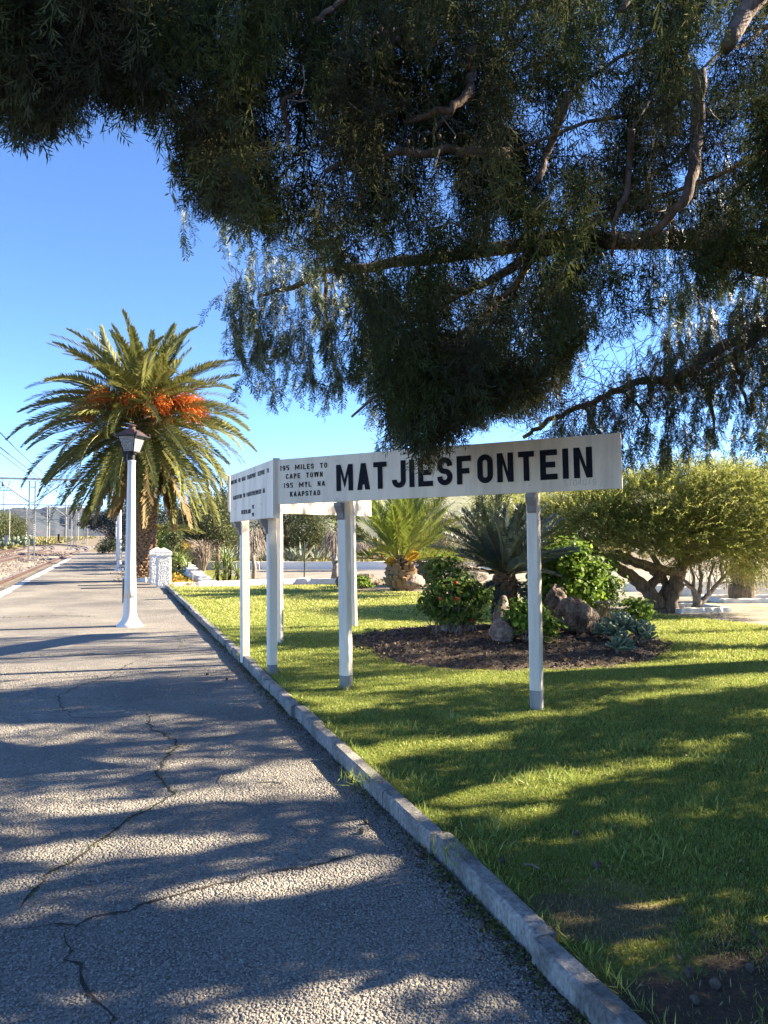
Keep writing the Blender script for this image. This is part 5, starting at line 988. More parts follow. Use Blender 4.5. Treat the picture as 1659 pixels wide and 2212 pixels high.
leafy_tree('garden_shrub', 'yellow-flowering shrub right of the fresh green one behind the pillars', P(392, 1232, 35), .9, [(0, 0, .95, .5, .45, .45), (.6, .1, .75, .4, .4, .3)], 2200, .09, 'yellow', .04, clumps=26, cat='shrub')
leafy_tree('garden_shrub', 'dull olive shrub between the yellow shrub and the dry twigs', P(420, 1238, 33), .9, [(0, 0, .7, .7, .5, .5)], 2200, .1, 'olive', .04, clumps=24, cat='shrub')
leafy_tree('young_palm_shrub', 'low feathery green plant behind the white stepped blocks', P(385, 1246, 30), .6, [(0, 0, .45, .45, .4, .35)], 1500, .16, 'yucca', .03, clumps=9, cat='shrub', up=.5, aspect=.14)
def twiggy(name, label, base, h, w_, n, mat='dry', trunkm='greybark', cat='shrub', weep=0, tr=.05, hub=.0, group=None):
    t_ = thing(name, label, cat, base, 0, group); B = Vector(base); tw = MB()
    if hub: b = MB(); b.tube([B+Vector((0, 0, -.1)), B+Vector((.06, 0, hub*.5)), B+Vector((-.02, 0, hub))], (tr*1.2, tr, tr*.9), 8); b.build('trunk', M[trunkm], t_, True)
    for i in range(n):
        a = R.random()*6.283; r = w_*R.random()**.6; s0 = B+Vector((R.normal()*.03, R.normal()*.03, hub*.95)); z1 = hub+(h-hub)*R.uniform(.5, 1); m_ = B+Vector((math.cos(a)*r*.5, math.sin(a)*r*.5, z1)); e = B+Vector((math.cos(a)*r, math.sin(a)*r, z1*(1-weep*R.uniform(.3, .7)) if weep else z1*1.05+R.random()*.1)); tw.tube([s0, s0.lerp(m_, .6)+Vector((R.normal()*.04, 0, .05)), m_, e], (.016, .012, .009, .005), 3, False)
    o = tw.build('twigs', M[trunkm if mat is None else mat], t_); o['kind'] = 'stuff'; return t_
twiggy('dry_shrub', 'dry pinkish twiggy shrub left of the spiky yuccas', P(436, 1245, 27.5), 1.35, .8, 190, 'twig')
twiggy('weeping_tree', 'bare weeping tree with pale crooked trunk between the two left sign legs', P(546, 1256, 25.5), 1.95, .75, 170, None, weep=.75, hub=1.0, tr=.075, cat='tree')
twiggy('weeping_tree', 'bare weeping tree with rough grey trunk beside the front sign leg', P(722, 1250, 27), 1.9, .7, 150, None, weep=.75, hub=.9, tr=.12, cat='tree')
twiggy('weeping_tree', 'low bare weeping twigs on the white wall left of the young palm', P(782, 1216, 36), 1.1, .8, 110, None, weep=.85, hub=.5, tr=.05, cat='tree')
# spiky rosettes
def blade(L, w, fold=.25, bend=.0, n=4):
    b = MB(); vs = []
    for i in range(n+1):
        s = i/n; k = (.55+.45*min(1, s*3))*(1-s**2.2)+.01; z = -bend*s*s*L; vs += [(s*L, -w/2*k, z+fold*w*k*.5), (s*L, 0, z), (s*L, w/2*k, z+fold*w*k*.5)]
    b.add(vs, [(i*3, i*3+3, i*3+4, i*3+1) for i in range(n)]+[(i*3+1, i*3+4, i*3+5, i*3+2) for i in range(n)]); return b
def mk_blade(name, L, w, m_, **k): o = blade(L, w, **k).build(name, m_, None); me = o.data; bpy.data.objects.remove(o); return me
YM = [mk_blade('leaf', .55, .055, pmat('yucca_green', (.12, .17, .04), (.25, .29, .085), 8, .45), bend=b_) for b_ in (.05, .25)]
AM = [mk_blade('leaf', .9, .16, pmat('agave_grey', (.15, .18, .125), (.31, .34, .25), 4, .5), bend=b_, fold=.5) for b_ in (.0, .12)]
def rosette(name, label, base, heads, me, n, e0, e1, sc, trunkm=None, cat='plant', group=None):
    t_ = thing(name, label, cat, base, 0, group)
    for (x, y, z, s2) in heads:
        if trunkm and z > .1: b = MB(); b.tube([(x*.8, y*.8, -.05), (x, y, z*.5), (x, y, z+.03)], (.07, .06, .07), 7); b.build('stem', M[trunkm], t_, world=False)
        for i in range(n): a = i*2.39996+R.normal()*.1; el = e0+(e1-e0)*((i+.5)/n)+R.normal()*5; inst('leaf', me[i % 2], t_, Matrix.Translation((x, y, z)) @ Matrix.Rotation(a, 4, 'Z') @ Matrix.Rotation(-rad(el), 4, 'Y') @ Matrix.Scale(sc*s2*(.85+.3*R.random()), 4))
    return t_
rosette('yucca', 'cluster of spiky green yuccas on short stems beside the low white edging', P(487, 1262, 24), [(-.28, 0, .42, 1.0), (.12, .1, .55, 1.1), (.42, -.1, .3, .9), (.0, -.25, .15, .9), (.62, .2, .35, .9), (-.1, .3, .8, 1)], YM, 30, -35, 85, 1.0, 'palmcore')
rosette('yucca', 'single dark spiky yucca at the left end, behind the stepped white blocks', P(404, 1246, 29), [(0, 0, .35, 1.1), (-.4, .2, .5, 1)], YM, 26, -30, 85, 1.0, 'palmcore')
agl = [(470, 1206, 'first grey agave from the left behind the white road wall'), (492, 1209, 'second grey agave from the left, below the dark conifer'), (515, 1207, 'grey agave close to the left sign leg, behind the white road wall'), (577, 1205, 'grey agave seen between the left sign legs'), (622, 1208, 'grey agave right of the corner sign legs'), (640, 1205, 'tall grey agave left of the young pine trunk'), (653, 1209, 'grey agave touching the young pine trunk on its left'), (682, 1208, 'grey agave between the two thin pine trunks'), (704, 1206, 'grey agave right of the second pine trunk'), (632, 1212, 'low grey agave in front of the tall one')]
for i, (x, y, lab) in enumerate(agl): rosette('agave', lab, P(x, y+8, 36.5+1.6*(i % 3)), [(0, 0, .0, 1)], AM, 15, 18, 82, 1.0+.25*R.random(), group='agaves behind the white road wall')
b = MB()   # ground cover behind the wall and in the stepped bed
n_ = 5200; p = np.stack([R.uniform(-13, 4, n_), R.uniform(35.6, 43, n_), R.random(n_)*.28-.02], 1); b.quads(leaf_quads(p, rsph(n_)+V3(0, 0, .6), rsph(n_), R.uniform(.12, .3, n_), R.uniform(.05, .12, n_))); o = b.build('ground_cover', M['scrub'], None, kind='stuff')
b = MB(); n_ = 900; s_ = R.uniform(20.8, 28, n_); t_ = R.uniform(.15, .95, n_); p = np.array([S(a, c, R.random()*.12-.03) for a, c in zip(s_, t_)]); b.quads(leaf_quads(p, rsph(n_)+V3(0, 0, .6), rsph(n_), R.uniform(.06, .14, n_), R.uniform(.04, .08, n_))); b.build('bed_succulents', M['yellow'], None, kind='stuff')
sheet('stepped_bed_soil', [S(20.6, .1), S(20.6, 1.15), S(31, 1.15), S(31, .1)], -.02, pmat('red_soil', (.16, .09, .05), (.26, .16, .1), 5, .95))
b = MB(); p = P(657, 1249, 28); b.tube([p+Vector((0, 0, -.1)), p+Vector((.02, 0, .7)), p+Vector((0, 0, 1.45))], .028, 6); tag(b.build('garden_stake', M['darkpost'], None), 'thin dark stake standing on the garden road in front of the young pine', 'post')
rs = thing('red_frame', 'red-painted post frame by the white wall left of the young palm', 'frame', P(815, 1218, 40)); B = rs.location
for dx in (-.25, .3): b = MB(); b.tube([B+Vector((dx, 0, -.1)), B+Vector((dx, 0, .78+.2*(dx > 0)))], .05, 6); b.build('post', M['redpost'], rs)
b = MB(); b.box(B+Vector((-.05, 0, .82)), (.95, .1, .06)); b.build('rail', M['redpost'], rs)
leafy_tree('blue_pine', 'dark blue-green pine standing past the palm beside the railway', S(78, -1.2, -.5), 5, [(0, 0, 3.6, 2.6, 2.6, 1.6), (-2.2, -1, 3.4, 1.7, 1.5, .6), (0, 0, 1.3, 1.6, 1.6, 1.3), (1.5, 1, 4.6, 2, 2, 1.4)], 12000, .22, 'bluedark', .22, clumps=80)
leafy_tree('blue_pine', 'second dark pine hidden deeper behind the palm fronds', S(64, .9, -.1), 5, [(0, 0, 3.0, 2.2, 2.2, 1.7), (0, 0, 1.2, 1.6, 1.6, 1.2)], 7000, .22, 'bluedark', .2, clumps=50)
leafy_tree('green_bush', 'yellow-green bush at the foot of the dark pine by the platform end', S(66, -1.9, -.1), .8, [(0, 0, .8, 1.1, 1, .7)], 2200, .15, 'olive', .05, cat='shrub')
# a row of trees along the right of the platform, behind the palm: their shadows stripe the platform
leafy_tree('garden_tree', 'green garden tree behind the palm trunk on the right', S(33, 3.2, g0), 3.5, [(0, 0, 2.7, 1.1, 1.1, 1.1), (.5, .3, 1.8, .8, .8, .6)], 3600, .16, 'olive', .1)
leafy_tree('garden_tree', 'green garden tree farther back, hidden mostly by the palm crown', S(42, 3.6, g0), 3.5, [(0, 0, 2.6, 1.4, 1.4, 1.3)], 4200, .18, 'olive', .12)
leafy_tree('garden_tree', 'last green garden tree of the row behind the palm', S(52, 3.0, g0), 3.5, [(0, 0, 2.6, 1.5, 1.5, 1.5)], 4200, .18, 'conifer', .12)
for i, (sq, tq, hq) in enumerate([(29.5, .75, 2.0), (35.5, .8, 2.3), (39, .6, 1.7), (45, .9, 2.4), (49, .7, 2.0), (56, .9, 2.6)]):
    leafy_tree('garden_shrub', ['first', 'second', 'third', 'fourth', 'fifth', 'last'][i]+' slim shrub in the row beside the platform behind the lamp posts', S(sq, tq, g0), hq, [(0, 0, hq*.55, .35, .35, hq*.42), (.2, .1, hq*.8, .3, .3, hq*.2)], 1500, .12, 'olive', .05, clumps=18, cat='shrub')
# smaller second date palm behind the first
fk = frond_mesh(35, 70, 2.1, 60, .04, .38, 801, mat='frond', vee=.3); p2 = thing('small_date_palm', 'smaller date palm with low spreading fronds behind the right side of the big palm', 'palm tree', P(350, 1222, 37)); b = MB(); b.lathe([(.3, -.1), (.28, .8), (.2, 1.5)], 10); b.build('trunk', M['palmcore'], p2, True, world=False)
for k in range(30): put_frond(p2, fk, Vector((0, 0, 1.5)), k*2.4, R.normal()*.3, .8+.4*R.random())
# ================================================================ HILLS, HAZE OF DISTANCE
def ridge(name, prof, D, depth, base, mat, seed, rows=26, nx=150, rough=.1, power=1.0, facet=.0):
    """hill whose skyline follows bearings/heights prof=[(px, py)] at distance D; slopes down towards the viewer"""
    r = np.random.default_rng(seed); xs = np.array([p[0] for p in prof], float); ys = np.array([p[1] for p in prof], float); X = np.linspace(xs[0], xs[-1], nx); Y = np.interp(X, xs, ys); vs = []; ph = r.random(12)*6.28
    for j in range(rows+3):
        f = min(j/rows, 1.0); dd = (D-depth*(1-f)) if j <= rows else D+depth*.5*(j-rows)
        for i in range(nx):
            top = P(X[i], Y[i], D); u = top.x/D; wob = sum(math.sin(X[i]*.011*(2+k)+ph[k])*.5**(k*.5) for k in range(7)); g = f**power if j <= rows else max(0, 1-.5*(j-rows))
            gul = 1-rough*(1-f)*(.5+.5*math.sin(X[i]*.13+3*math.sin(X[i]*.041+ph[8])+ph[9]))*(f > .05)
            h = base+(top.z-base)*g*gul*(1+.05*wob*(f*(1-f))*4)+r.normal()*(top.z-base)*.006*(j <= rows and f > .08); vs.append((u*dd+0*wob, dd+wob*depth*.02*(1-f), h))
    b = MB(); b.add(vs, [(j*nx+i, j*nx+i+1, (j+1)*nx+i+1, (j+1)*nx+i) for j in range(rows+2) for i in range(nx-1)]); return b.build(name, mat, None, True, kind='structure')
MT = pmat('haze_tinted_scrub', (.016, .025, .032), (.034, .042, .047), .004, .95, .7, .02, 12, c3=(.065, .055, .054), sc=(1, 1, 1.5))  # blue-grey of distance haze is put into the mountain's own colours
HM = pmat('hill_scrub', (.1, .115, .065), (.16, .165, .095), .03, .95, .5, .3, .6, c3=(.2, .185, .12), fine=.35)
ridge('mountain', [(-260,1110),(-60,1112),(0,1104),(30,1097),(55,1096),(68,1100),(76,1100),(84,1099),(92,1097),(99,1094),(104,1093),(112,1095.5),(120,1094.8),(130,1096),(138,1096.5),(146,1095),(156,1094),(168,1095),(182,1097),(196,1101),(220,1104),(260,1110),(330,1122),(420,1135),(520,1146),(600,1152)], 7000, 3600, -60, MT, 5, power=1.7, rough=.5)
ridge('mountain', [(-300,1128),(-60,1108),(20,1099),(60,1098),(72,1101),(100,1118),(130,1135),(170,1150)], 5200, 1800, -60, MT, 8, power=1.4, rough=.4)
ridge('hill', [(380,1150),(470,1128),(560,1098),(640,1078),(720,1068),(800,1060),(900,1056),(1000,1056),(1100,1055),(1200,1052),(1350,1048),(1500,1046),(1600,1048),(1659,1044),(1900,1040),(2400,1060)], 900, 620, -2, HM, 9, power=1.25, rough=.25)
# scrub of the plain beyond the tracks
n_ = 9500; d = 60*np.exp(R.random(n_)*2.4); tt_ = -(15.5+R.random(n_)**1.2*d*.9); p = np.array([S(a, c, -.5) for a, c in zip(d, tt_)]); kk = p[:, 1] > 20; p = p[kk]; m_ = 5; C = np.repeat(p, m_, 0)+R.normal(size=(len(p)*m_, 3))*np.array([.45, .45, .16])+V3(0, 0, .22); sc = 1+np.repeat(p[:, 1], m_)/220
b = MB(); b.quads(leaf_quads(C, rsph(len(C))+V3(0, 0, .5), rsph(len(C)), .5*sc*R.uniform(.5, 1.3, len(C)), .3*sc*R.uniform(.5, 1.2, len(C)))); b.build('plain_scrub', M['scrub'], None, kind='stuff')
n_ = 2600; X = R.uniform(-20, 90, n_); Y = R.uniform(45, 240, n_); kk = X > -.28*Y+3; p = np.stack([X[kk], Y[kk], np.full(kk.sum(), -.05)], 1); C = np.repeat(p, 6, 0)+R.normal(size=(len(p)*6, 3))*np.array([.6, .6, .25])+V3(0, 0, .35); b = MB(); b.quads(leaf_quads(C, rsph(len(C))+V3(0, 0, .5), rsph(len(C)), .7*R.uniform(.5, 1.3, len(C)), .4*R.uniform(.5, 1.2, len(C)))); b.build('veld_scrub', M['scrub'], None, kind='stuff')
# ================================================================ RAILWAY
def curve_s(s, t0):
    """track centre line: straight, then bending left beyond s=95"""
    k = max(0, s-95); return t0-.0016*k*k
sheet('track_ballast', [S(-40, -4.56), S(150, -4.56), S(150, -20), S(-40, -20)], -.44, M['ballast'])
sl = None
for ti, (t0, s0, s1, lab) in enumerate([(-5.15, 6, 175, 'rusty railway track nearest the platform edge'), (-9.7, 14, 175, 'middle railway track beyond the steel masts'), (-13.6, 20, 150, 'farthest railway track beside the scrub')]):
    tr_ = thing('railway_track', lab, 'railway track', S(s0, t0, -.44), 0, 'railway tracks beside the platform')
    for g_ in (-.55, .55):
        b = MB(); vs = []; n_ = 60; prof = [(-.065, 0), (.065, 0), (.065, .015), (.012, .035), (.012, .095), (.035, .105), (.035, .135), (-.035, .135), (-.035, .105), (-.012, .095), (-.012, .035), (-.065, .015)]; m_ = len(prof); mt_ = MB(); vt = []
        for i in range(n_+1):
            s = s0+(s1-s0)*(i/n_)**1.3; c = curve_s(s, t0)+g_; vs += [S(s, c+x, -.33+y) for x, y in prof]; vt += [S(s, c-.03, -.194), S(s, c+.03, -.194)]
        b.add(vs, [(i*m_+q, (i+1)*m_+q, (i+1)*m_+(q+1) % m_, i*m_+(q+1) % m_) for i in range(n_) for q in range(m_)]); r_ = b.build('rail', M['rail'], tr_); mt_.add(vt, [(2*i, 2*i+1, 2*i+3, 2*i+2) for i in range(n_)]); mt_.build('rail_top', M['railtop'], r_)
    if sl is None: b = MB(); b.box((0, 0, -.05), (2.0, .24, .16), None, (.96, .8)); b.box((-.55, 0, .04), (.3, .16, .03)); b.box((.55, 0, .04), (.3, .16, .03)); o = b.build('sleeper', M['sleeper'], None); sl = o.data; bpy.data.objects.remove(o)
    s = s0+6
    while s < (95 if ti < 2 else 60): inst('sleeper', sl, tr_, Matrix.Translation(S(s, curve_s(s, t0), -.385)-tr_.location) @ Matrix.Rotation(PANG+R.normal()*.01, 4, 'Z')); s += .7
n_ = 26000; s_ = 14+R.random(n_)**1.6*80; t_ = R.uniform(-17, -4.6, n_); p = np.array([S(a, c, -.43+R.random()*.05) for a, c in zip(s_, t_)]); b = MB(); sz = .035*(1+s_/60)*R.uniform(.6, 1.5, n_); b.quads(leaf_quads(p, rsph(n_)*np.array([1, 1, .5]), rsph(n_)*.6+V3(0, 0, 1), sz*1.5, sz*1.2)); b.build('ballast_stones', leafmat('ballast_stone', [(0, (.13, .09, .07)), (.6, (.28, .22, .18)), (1, (.42, .36, .3))], 0, .9), None, kind='stuff')
# mounds of ballast with long shadows between the tracks
for i, (s, t, l) in enumerate([(26, -7.6, 5), (38, -7.3, 7), (52, -7.2, 6), (45, -11.6, 8), (70, -7.0, 8), (84, -3.4, 4), (90, -2.9, 4)]):
    b = MB(); vs = []
    for j in range(9):
        for k in range(13): u, v = j/8*2-1, k/12*2-1; h = max(0, (1-u*u)*(1-v*v))*.14; vs.append(S(s+v*l/2, t+u*.75, -.44+h+R.normal()*.02*(h > 0)))
    b.add(vs, [(j*13+k, j*13+k+1, (j+1)*13+k+1, (j+1)*13+k) for j in range(8) for k in range(12)]); o = b.build('ballast_mound', M['ballast'], None, kind='structure')
def mast(name, label, s, t, hgt, plate=False, beam=None, truss=False, group='overhead line masts by the tracks'):
    B = S(s, t, -.45); t_ = thing(name, label, 'mast', B, 0, group); w_ = .42; leg = [B+PN*0+PD*0+Vector((PN.x, PN.y, 0))*q for q in (-w_/2, w_/2)]
    b = MB(); b.box(B+Vector((0, 0, .06)), (1.0, .9, .2), Matrix.Rotation(PANG, 3, 'Z')); b.build('plinth', M['sleeper'], t_)
    for p in leg: b = MB(); b.box(p+Vector((0, 0, hgt/2)), (.1, .13, hgt), Matrix.Rotation(PANG, 3, 'Z')); b.build('leg', M['steel'], t_)
    b = MB(); z = .9
    while z < hgt: b.box(B+Vector((0, 0, z)), (w_-.1, .08, .07), Matrix.Rotation(PANG, 3, 'Z')); z += 1.25
    b.build('braces', M['steel'], t_)
    if plate:
        b = MB(); b.box(leg[1]+Vector((0, 0, 2.45))-PD*.08, (.12, .02, 1.0), Matrix.Rotation(PANG, 3, 'Z')); pl = b.build('number_plate', M['smoothwhite'], t_)
        b = MB()
        for k in range(6): b.box(leg[1]+Vector((0, 0, 2.05+.16*k))-PD*.094, (.05, .005, .075), Matrix.Rotation(PANG, 3, 'Z'))
        b.build('plate_marks', M['black'], pl)
    if beam:
        ta, tb_, zb = beam; a, d = S(s, ta, zb-.45), S(s, tb_, zb-.45)
        if not truss:
            b = MB(); b.box((a+d)/2, ((d-a).length, .14, .15), Matrix.Rotation(PANG, 3, 'Z')); b.build('beam', M['steel'], t_)
            for q, e in ((leg[0], -2.4), (leg[1], 2.4)): b = MB(); b.tube([q+Vector((0, 0, hgt-.2-1.5)), q+PN*e+Vector((0, 0, zb-hgt+hgt))], .05, 5); b.build('strut', M['steel'], t_)
        else:
            for dz in (0, -.55): b = MB(); b.box((a+d)/2+Vector((0, 0, dz)), ((d-a).length, .1, .1), Matrix.Rotation(PANG, 3, 'Z')); b.build('chord', M['steel'], t_)
            b = MB(); m_ = int((d-a).length/.8)
            for k in range(m_): b.tube([a.lerp(d, k/m_)+Vector((0, 0, -.55*(k % 2))), a.lerp(d, (k+1)/m_)+Vector((0, 0, -.55*((k+1) % 2)))], .03, 4)
            b.build('lacing', M['steel'], t_)
        for k, tw_ in enumerate((-5.15, -9.7, -13.6)):
            if ta < tw_ < tb_: q = S(s, tw_, zb-.45); b = MB(); b.tube([q+Vector((0, 0, 0)), q+Vector((0, 0, -.3))], .02, 4); b.lathe([(.03, -.3), (.1, -.34), (.04, -.4), (.12, -.46), (.04, -.52), (.13, -.58), (.03, -.66)], 8, q); b.build('insulator', M['darkpost'], t_)
    return t_
mast('line_mast', 'nearest two-legged steel mast with white number plate and long crossbeam', 60.6, -7.6, 6.4, True, (-24, -3.5, 6.55))
mast('line_mast', 'second two-legged steel mast, behind the nearest one to its right', 112, -7.6, 6.4, False, (-24, -3.5, 6.5))
mast('line_mast', 'third two-legged mast carrying a laced lattice beam', 140, -8.2, 6.4, False, (-30, -3.5, 6.3), True)
mast('line_mast', 'far slim steel mast standing left of the dark pine', 158, -9.0, 6.5)
mast('line_mast', 'farthest slim steel mast close to the dark pine', 190, -8.5, 6.5)
for i, (x, y, Y, h, cream, lab) in enumerate([(187, 1162, 230, 9, 1, 'pale pole'), (0, 0, 0, 0, 0, '')][:0]): pass
def pole(x, y, Y, h, r, mat, label, arms=(), name='line_pole'):
    B = P(x, y, Y); t_ = thing(name, label, 'pole', B, 0, 'poles across the railway'); b = MB(); b.tube([B+Vector((0, 0, -.6)), B+Vector((0, 0, h))], (r*.6, r*.45), 7); b.build('pole', M[mat], t_)
    for z, w_ in arms: b = MB(); b.box(B+Vector((0, 0, z)), (w_, .12, .12)); b.build('crossarm', M[mat], t_)
    return t_
pole(101, 1168, 210, 10.5, .22, 'steelcream', 'pale concrete pole just right of the nearest mast in front of the mountain', ((9.5, 3),)); pole(106.5, 1158, 260, 12, .25, 'steelcream', 'slim pale pole beside the first concrete pole'); pole(57, 1157, 330, 13, .3, 'steelcream', 'faint pale pole far out on the plain left of the nearest mast')
pole(140, 1163, 250, 15, .22, 'darkpost', 'dark wooden pole before the mountain slope'); pole(142.3, 1164, 225, 12.2, .2, 'steelcream', 'pale pole touching the dark wooden pole'); pole(163, 1165, 220, 13, .3, 'steel', 'grey steel pole between second and third masts', ((12, 4),)); pole(169, 1163, 260, 12, .2, 'steelcream', 'thin pale pole near the dark pine'); pole(189, 1170, 150, 7.5, .13, 'steel', 'slender grey mast close to the tip of the dark pine')
pole(155, 1161, 260, 8, .22, 'steelcream', 'short pale pole right of the second mast')
p_ = pole(6.5, 1175, 135, 11.5, .13, 'darkpost', 'dark pole with crossarm and two raised horns at the left edge', ((10.2, 3.2),)); B = p_.location
for sx in (-1, 1): b = MB(); b.tube([B+Vector((sx*.5, 0, 10.2)), B+Vector((sx*1.1, 0, 12))], .06, 5); b.build('horn', M['darkpost'], p_)
l2 = thing('yard_light', 'slim pale yard light pole with bent head in front of the left tree', 'light pole', P(20, 1181, 105)); B = l2.location; b = MB(); b.tube([B+Vector((0, 0, -.3)), B+Vector((0, 0, 5.2))], .06, 6); b.build('pole', M['steelcream'], l2); b = MB(); b.tube([B+Vector((0, 0, 5.2)), B+Vector((-.15, 0, 5.5)), B+Vector((-.8, 0, 5.5))], .05, 5); b.lathe([(.06, 0), (.2, -.06), (.22, -.14), (.05, -.16)], 8, B+Vector((-.85, 0, 5.5))); b.build('lamp_head', M['steel'], l2)
# wires
def wire(label, pts, r=.014, name='overhead_wire', sag=0):
    path = []
    for a, d in zip(pts[:-1], pts[1:]):
        for k in range(14): q = k/14; path.append(a.lerp(d, q)-Vector((0, 0, sag*4*q*(1-q))))
    path.append(pts[-1]); b = MB(); b.tube(path, [r*(1+.5*max(0, p.y)/60) for p in path], 4, False); return tag(b.build(name, M['wire'], None), label, 'wire', 'overhead wires above the tracks')
H = [8, 60.6, 112, 140]
wire('contact wire above the nearest track, lowest of its pair', [S(s, -5.15, 4.6) for s in H]+[S(185, curve_s(185, -5.15), 4.6)]); wire('carrying wire above the nearest track, sagging between masts', [S(s, -5.15, 5.75) for s in H]+[S(185, curve_s(185, -5.15), 5.7)], sag=.75)
wire('contact wire above the middle track, straight and low', [S(s, -9.7, 4.6) for s in (14, 60.6, 112, 140)]); wire('carrying wire above the middle track, sagging between masts', [S(s, -9.7, 5.75) for s in (14, 60.6, 112, 140)], sag=.75); wire('wires above the farthest track', [S(s, -13.6, 5.2) for s in (20, 60.6, 112, 140)], sag=.4)
wire('high feeder wire running past the palm towards the masts', [S(12, -7.4, 6.9), S(60.6, -7.4, 6.15), S(112, -7.4, 6.15), S(140, -8, 6.1)], .018, sag=.3)
wire('thin cross wire hanging in a loop below the lattice beam', [S(130, -24, 5.2), S(128, -9, 4.4), S(126, -5, 5.0)], sag=.5); wire('pull-off wire slanting from the beam insulator to the left', [S(60.6, -9.7, 5.4), S(66, -14, 4.6), S(70, -20, 4.9)], .012, sag=.2)
wire('steep stay wire from the beam down to the right', [S(60.6, -9.6, 5.4), S(76, -7.6, 3.0)], .012); wire('long thin wires across the plain to the far poles', [P(0, 1142, 300), P(57, 1117, 330), P(101, 1120, 212), P(170, 1125, 220)], .03, sag=1.5)
# trees and prickly pears on the left
leafy_tree('roadside_tree', 'grey-green pepper-like tree at the left edge beyond the tracks', P(-8, 1186, 110), 4.5, [(0, 0, 3.6, 2.6, 2.2, 2.2), (1.6, 0, 2.2, 1.6, 1.5, 1.6)], 6500, .3, 'olive', .25, droop=.6, aspect=.3)
leafy_tree('roadside_tree', 'rounded grey-green tree right of the one at the left edge', P(28, 1180, 118), 4, [(0, 0, 3.4, 2.3, 2.0, 2.1), (.8, 0, 1.9, 1.6, 1.5, 1.3)], 6500, .3, 'olive', .25, droop=.6, aspect=.3)
PM = MB(); PM.lathe([(.01, -.2), (.13, -.1), (.17, .03), (.13, .15), (.02, .2)], 8); o = PM.build('pad', pmat('pear_green', (.08, .11, .065), (.19, .22, .14), 2, .6), None, True); pdm = o.data; bpy.data.objects.remove(o)
for lab, x, y, Y, n_, w_ in (('prickly pear thicket at the foot of the left trees', 45, 1178, 100, 130, 2.6), ('smaller prickly pear clump left of the yard light pole', 14, 1181, 98, 50, 1.3)):
    t_ = thing('prickly_pear', lab, 'cactus', P(x, y, Y))
    for i in range(n_): q = R.normal(size=2)*w_*.4; z = .2+abs(R.normal())*.5*max(.2, 1-abs(q[0])/w_/1.6); inst('pad', pdm, t_, Matrix.Translation((q[0], q[1]*.6, z)) @ Matrix.Rotation(R.random()*6.28, 4, 'Z') @ Matrix.Rotation(R.normal()*.6, 4, 'Y') @ Matrix.Diagonal((1.3, .35, 1.3, 1)))
sg = thing('trackside_board', 'small pale board on a post in front of the left trees', 'sign', P(13, 1181, 95)); B = sg.location; b = MB(); b.tube([B, B+Vector((0, 0, .7))], .04, 5); b.build('post', M['steel'], sg); b = MB(); b.box(B+Vector((0, 0, 1.05)), (.5, .04, .9)); b.build('panel', M['steel'], sg)
b = MB(); p = P(127, 1168, 150); b.box(p+Vector((0, 0, .5)), (.4, .3, 1.3)); b.box(p+Vector((0, 0, 1.25)), (.5, .2, .3)); tag(b.build('signal_box', M['darkpost'], None), 'small dark trackside signal among the scrub', 'signal')
# ================================================================ GRASS, CHIPS, LITTER
def grass(n, y0, y1, L, W, seed):
    r = np.random.default_rng(seed); Y = np.sqrt(r.uniform(y0*y0, y1*y1, n)); X = r.uniform(-.42, .6, n)*Y; q = np.stack([X, Y], 1); ok = inpoly(q, LAWN2) & (bedf(X, Y) > .99+.03*r.normal(size=n))
    px, py = pix(np.stack([X, Y, np.full(n, LZ)], 1)); bare = ((px-1500)/190)**2+((py-2150)/95)**2; patch = ((px-1290)/185)**2+((py-1965)/70)**2
    ok &= (bare > 1+.3*r.normal(size=n)) | (r.random(n) < .06); ok &= (patch > 1) | (r.random(n) < .55); X, Y, px, py, bare, patch = X[ok], Y[ok], px[ok], py[ok], bare[ok], patch[ok]; n = len(X)
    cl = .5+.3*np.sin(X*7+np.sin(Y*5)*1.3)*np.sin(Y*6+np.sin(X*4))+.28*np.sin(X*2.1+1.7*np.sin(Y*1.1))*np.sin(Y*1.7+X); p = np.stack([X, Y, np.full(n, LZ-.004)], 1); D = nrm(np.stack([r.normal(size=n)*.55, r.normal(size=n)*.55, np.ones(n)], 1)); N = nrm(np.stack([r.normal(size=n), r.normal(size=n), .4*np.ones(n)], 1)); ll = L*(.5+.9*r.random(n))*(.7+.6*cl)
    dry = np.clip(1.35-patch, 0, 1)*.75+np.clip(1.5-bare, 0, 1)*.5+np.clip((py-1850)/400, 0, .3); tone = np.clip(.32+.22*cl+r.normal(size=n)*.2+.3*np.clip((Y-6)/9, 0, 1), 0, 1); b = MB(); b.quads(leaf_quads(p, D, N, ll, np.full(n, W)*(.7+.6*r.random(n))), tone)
    isd = r.random(n) < dry; return b, isd, leaf_quads(p, D, N, ll, np.full(n, W)), tone
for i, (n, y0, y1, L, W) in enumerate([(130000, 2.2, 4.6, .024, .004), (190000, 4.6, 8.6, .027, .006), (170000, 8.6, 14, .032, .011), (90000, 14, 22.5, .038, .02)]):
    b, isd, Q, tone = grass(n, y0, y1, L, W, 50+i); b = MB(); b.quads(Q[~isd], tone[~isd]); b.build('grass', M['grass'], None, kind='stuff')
    if isd.sum() > 50: b = MB(); b.quads(Q[isd], R.random(isd.sum())); b.build('dry_grass', M['drygrass'], None, kind='stuff')
n_ = 9000; X = R.uniform(-13, -6, n_); Y = R.uniform(24, 36, n_); kk = (Y > -1.05*X+16.5-2) & (Y < 33+(-8-X)*.6); 
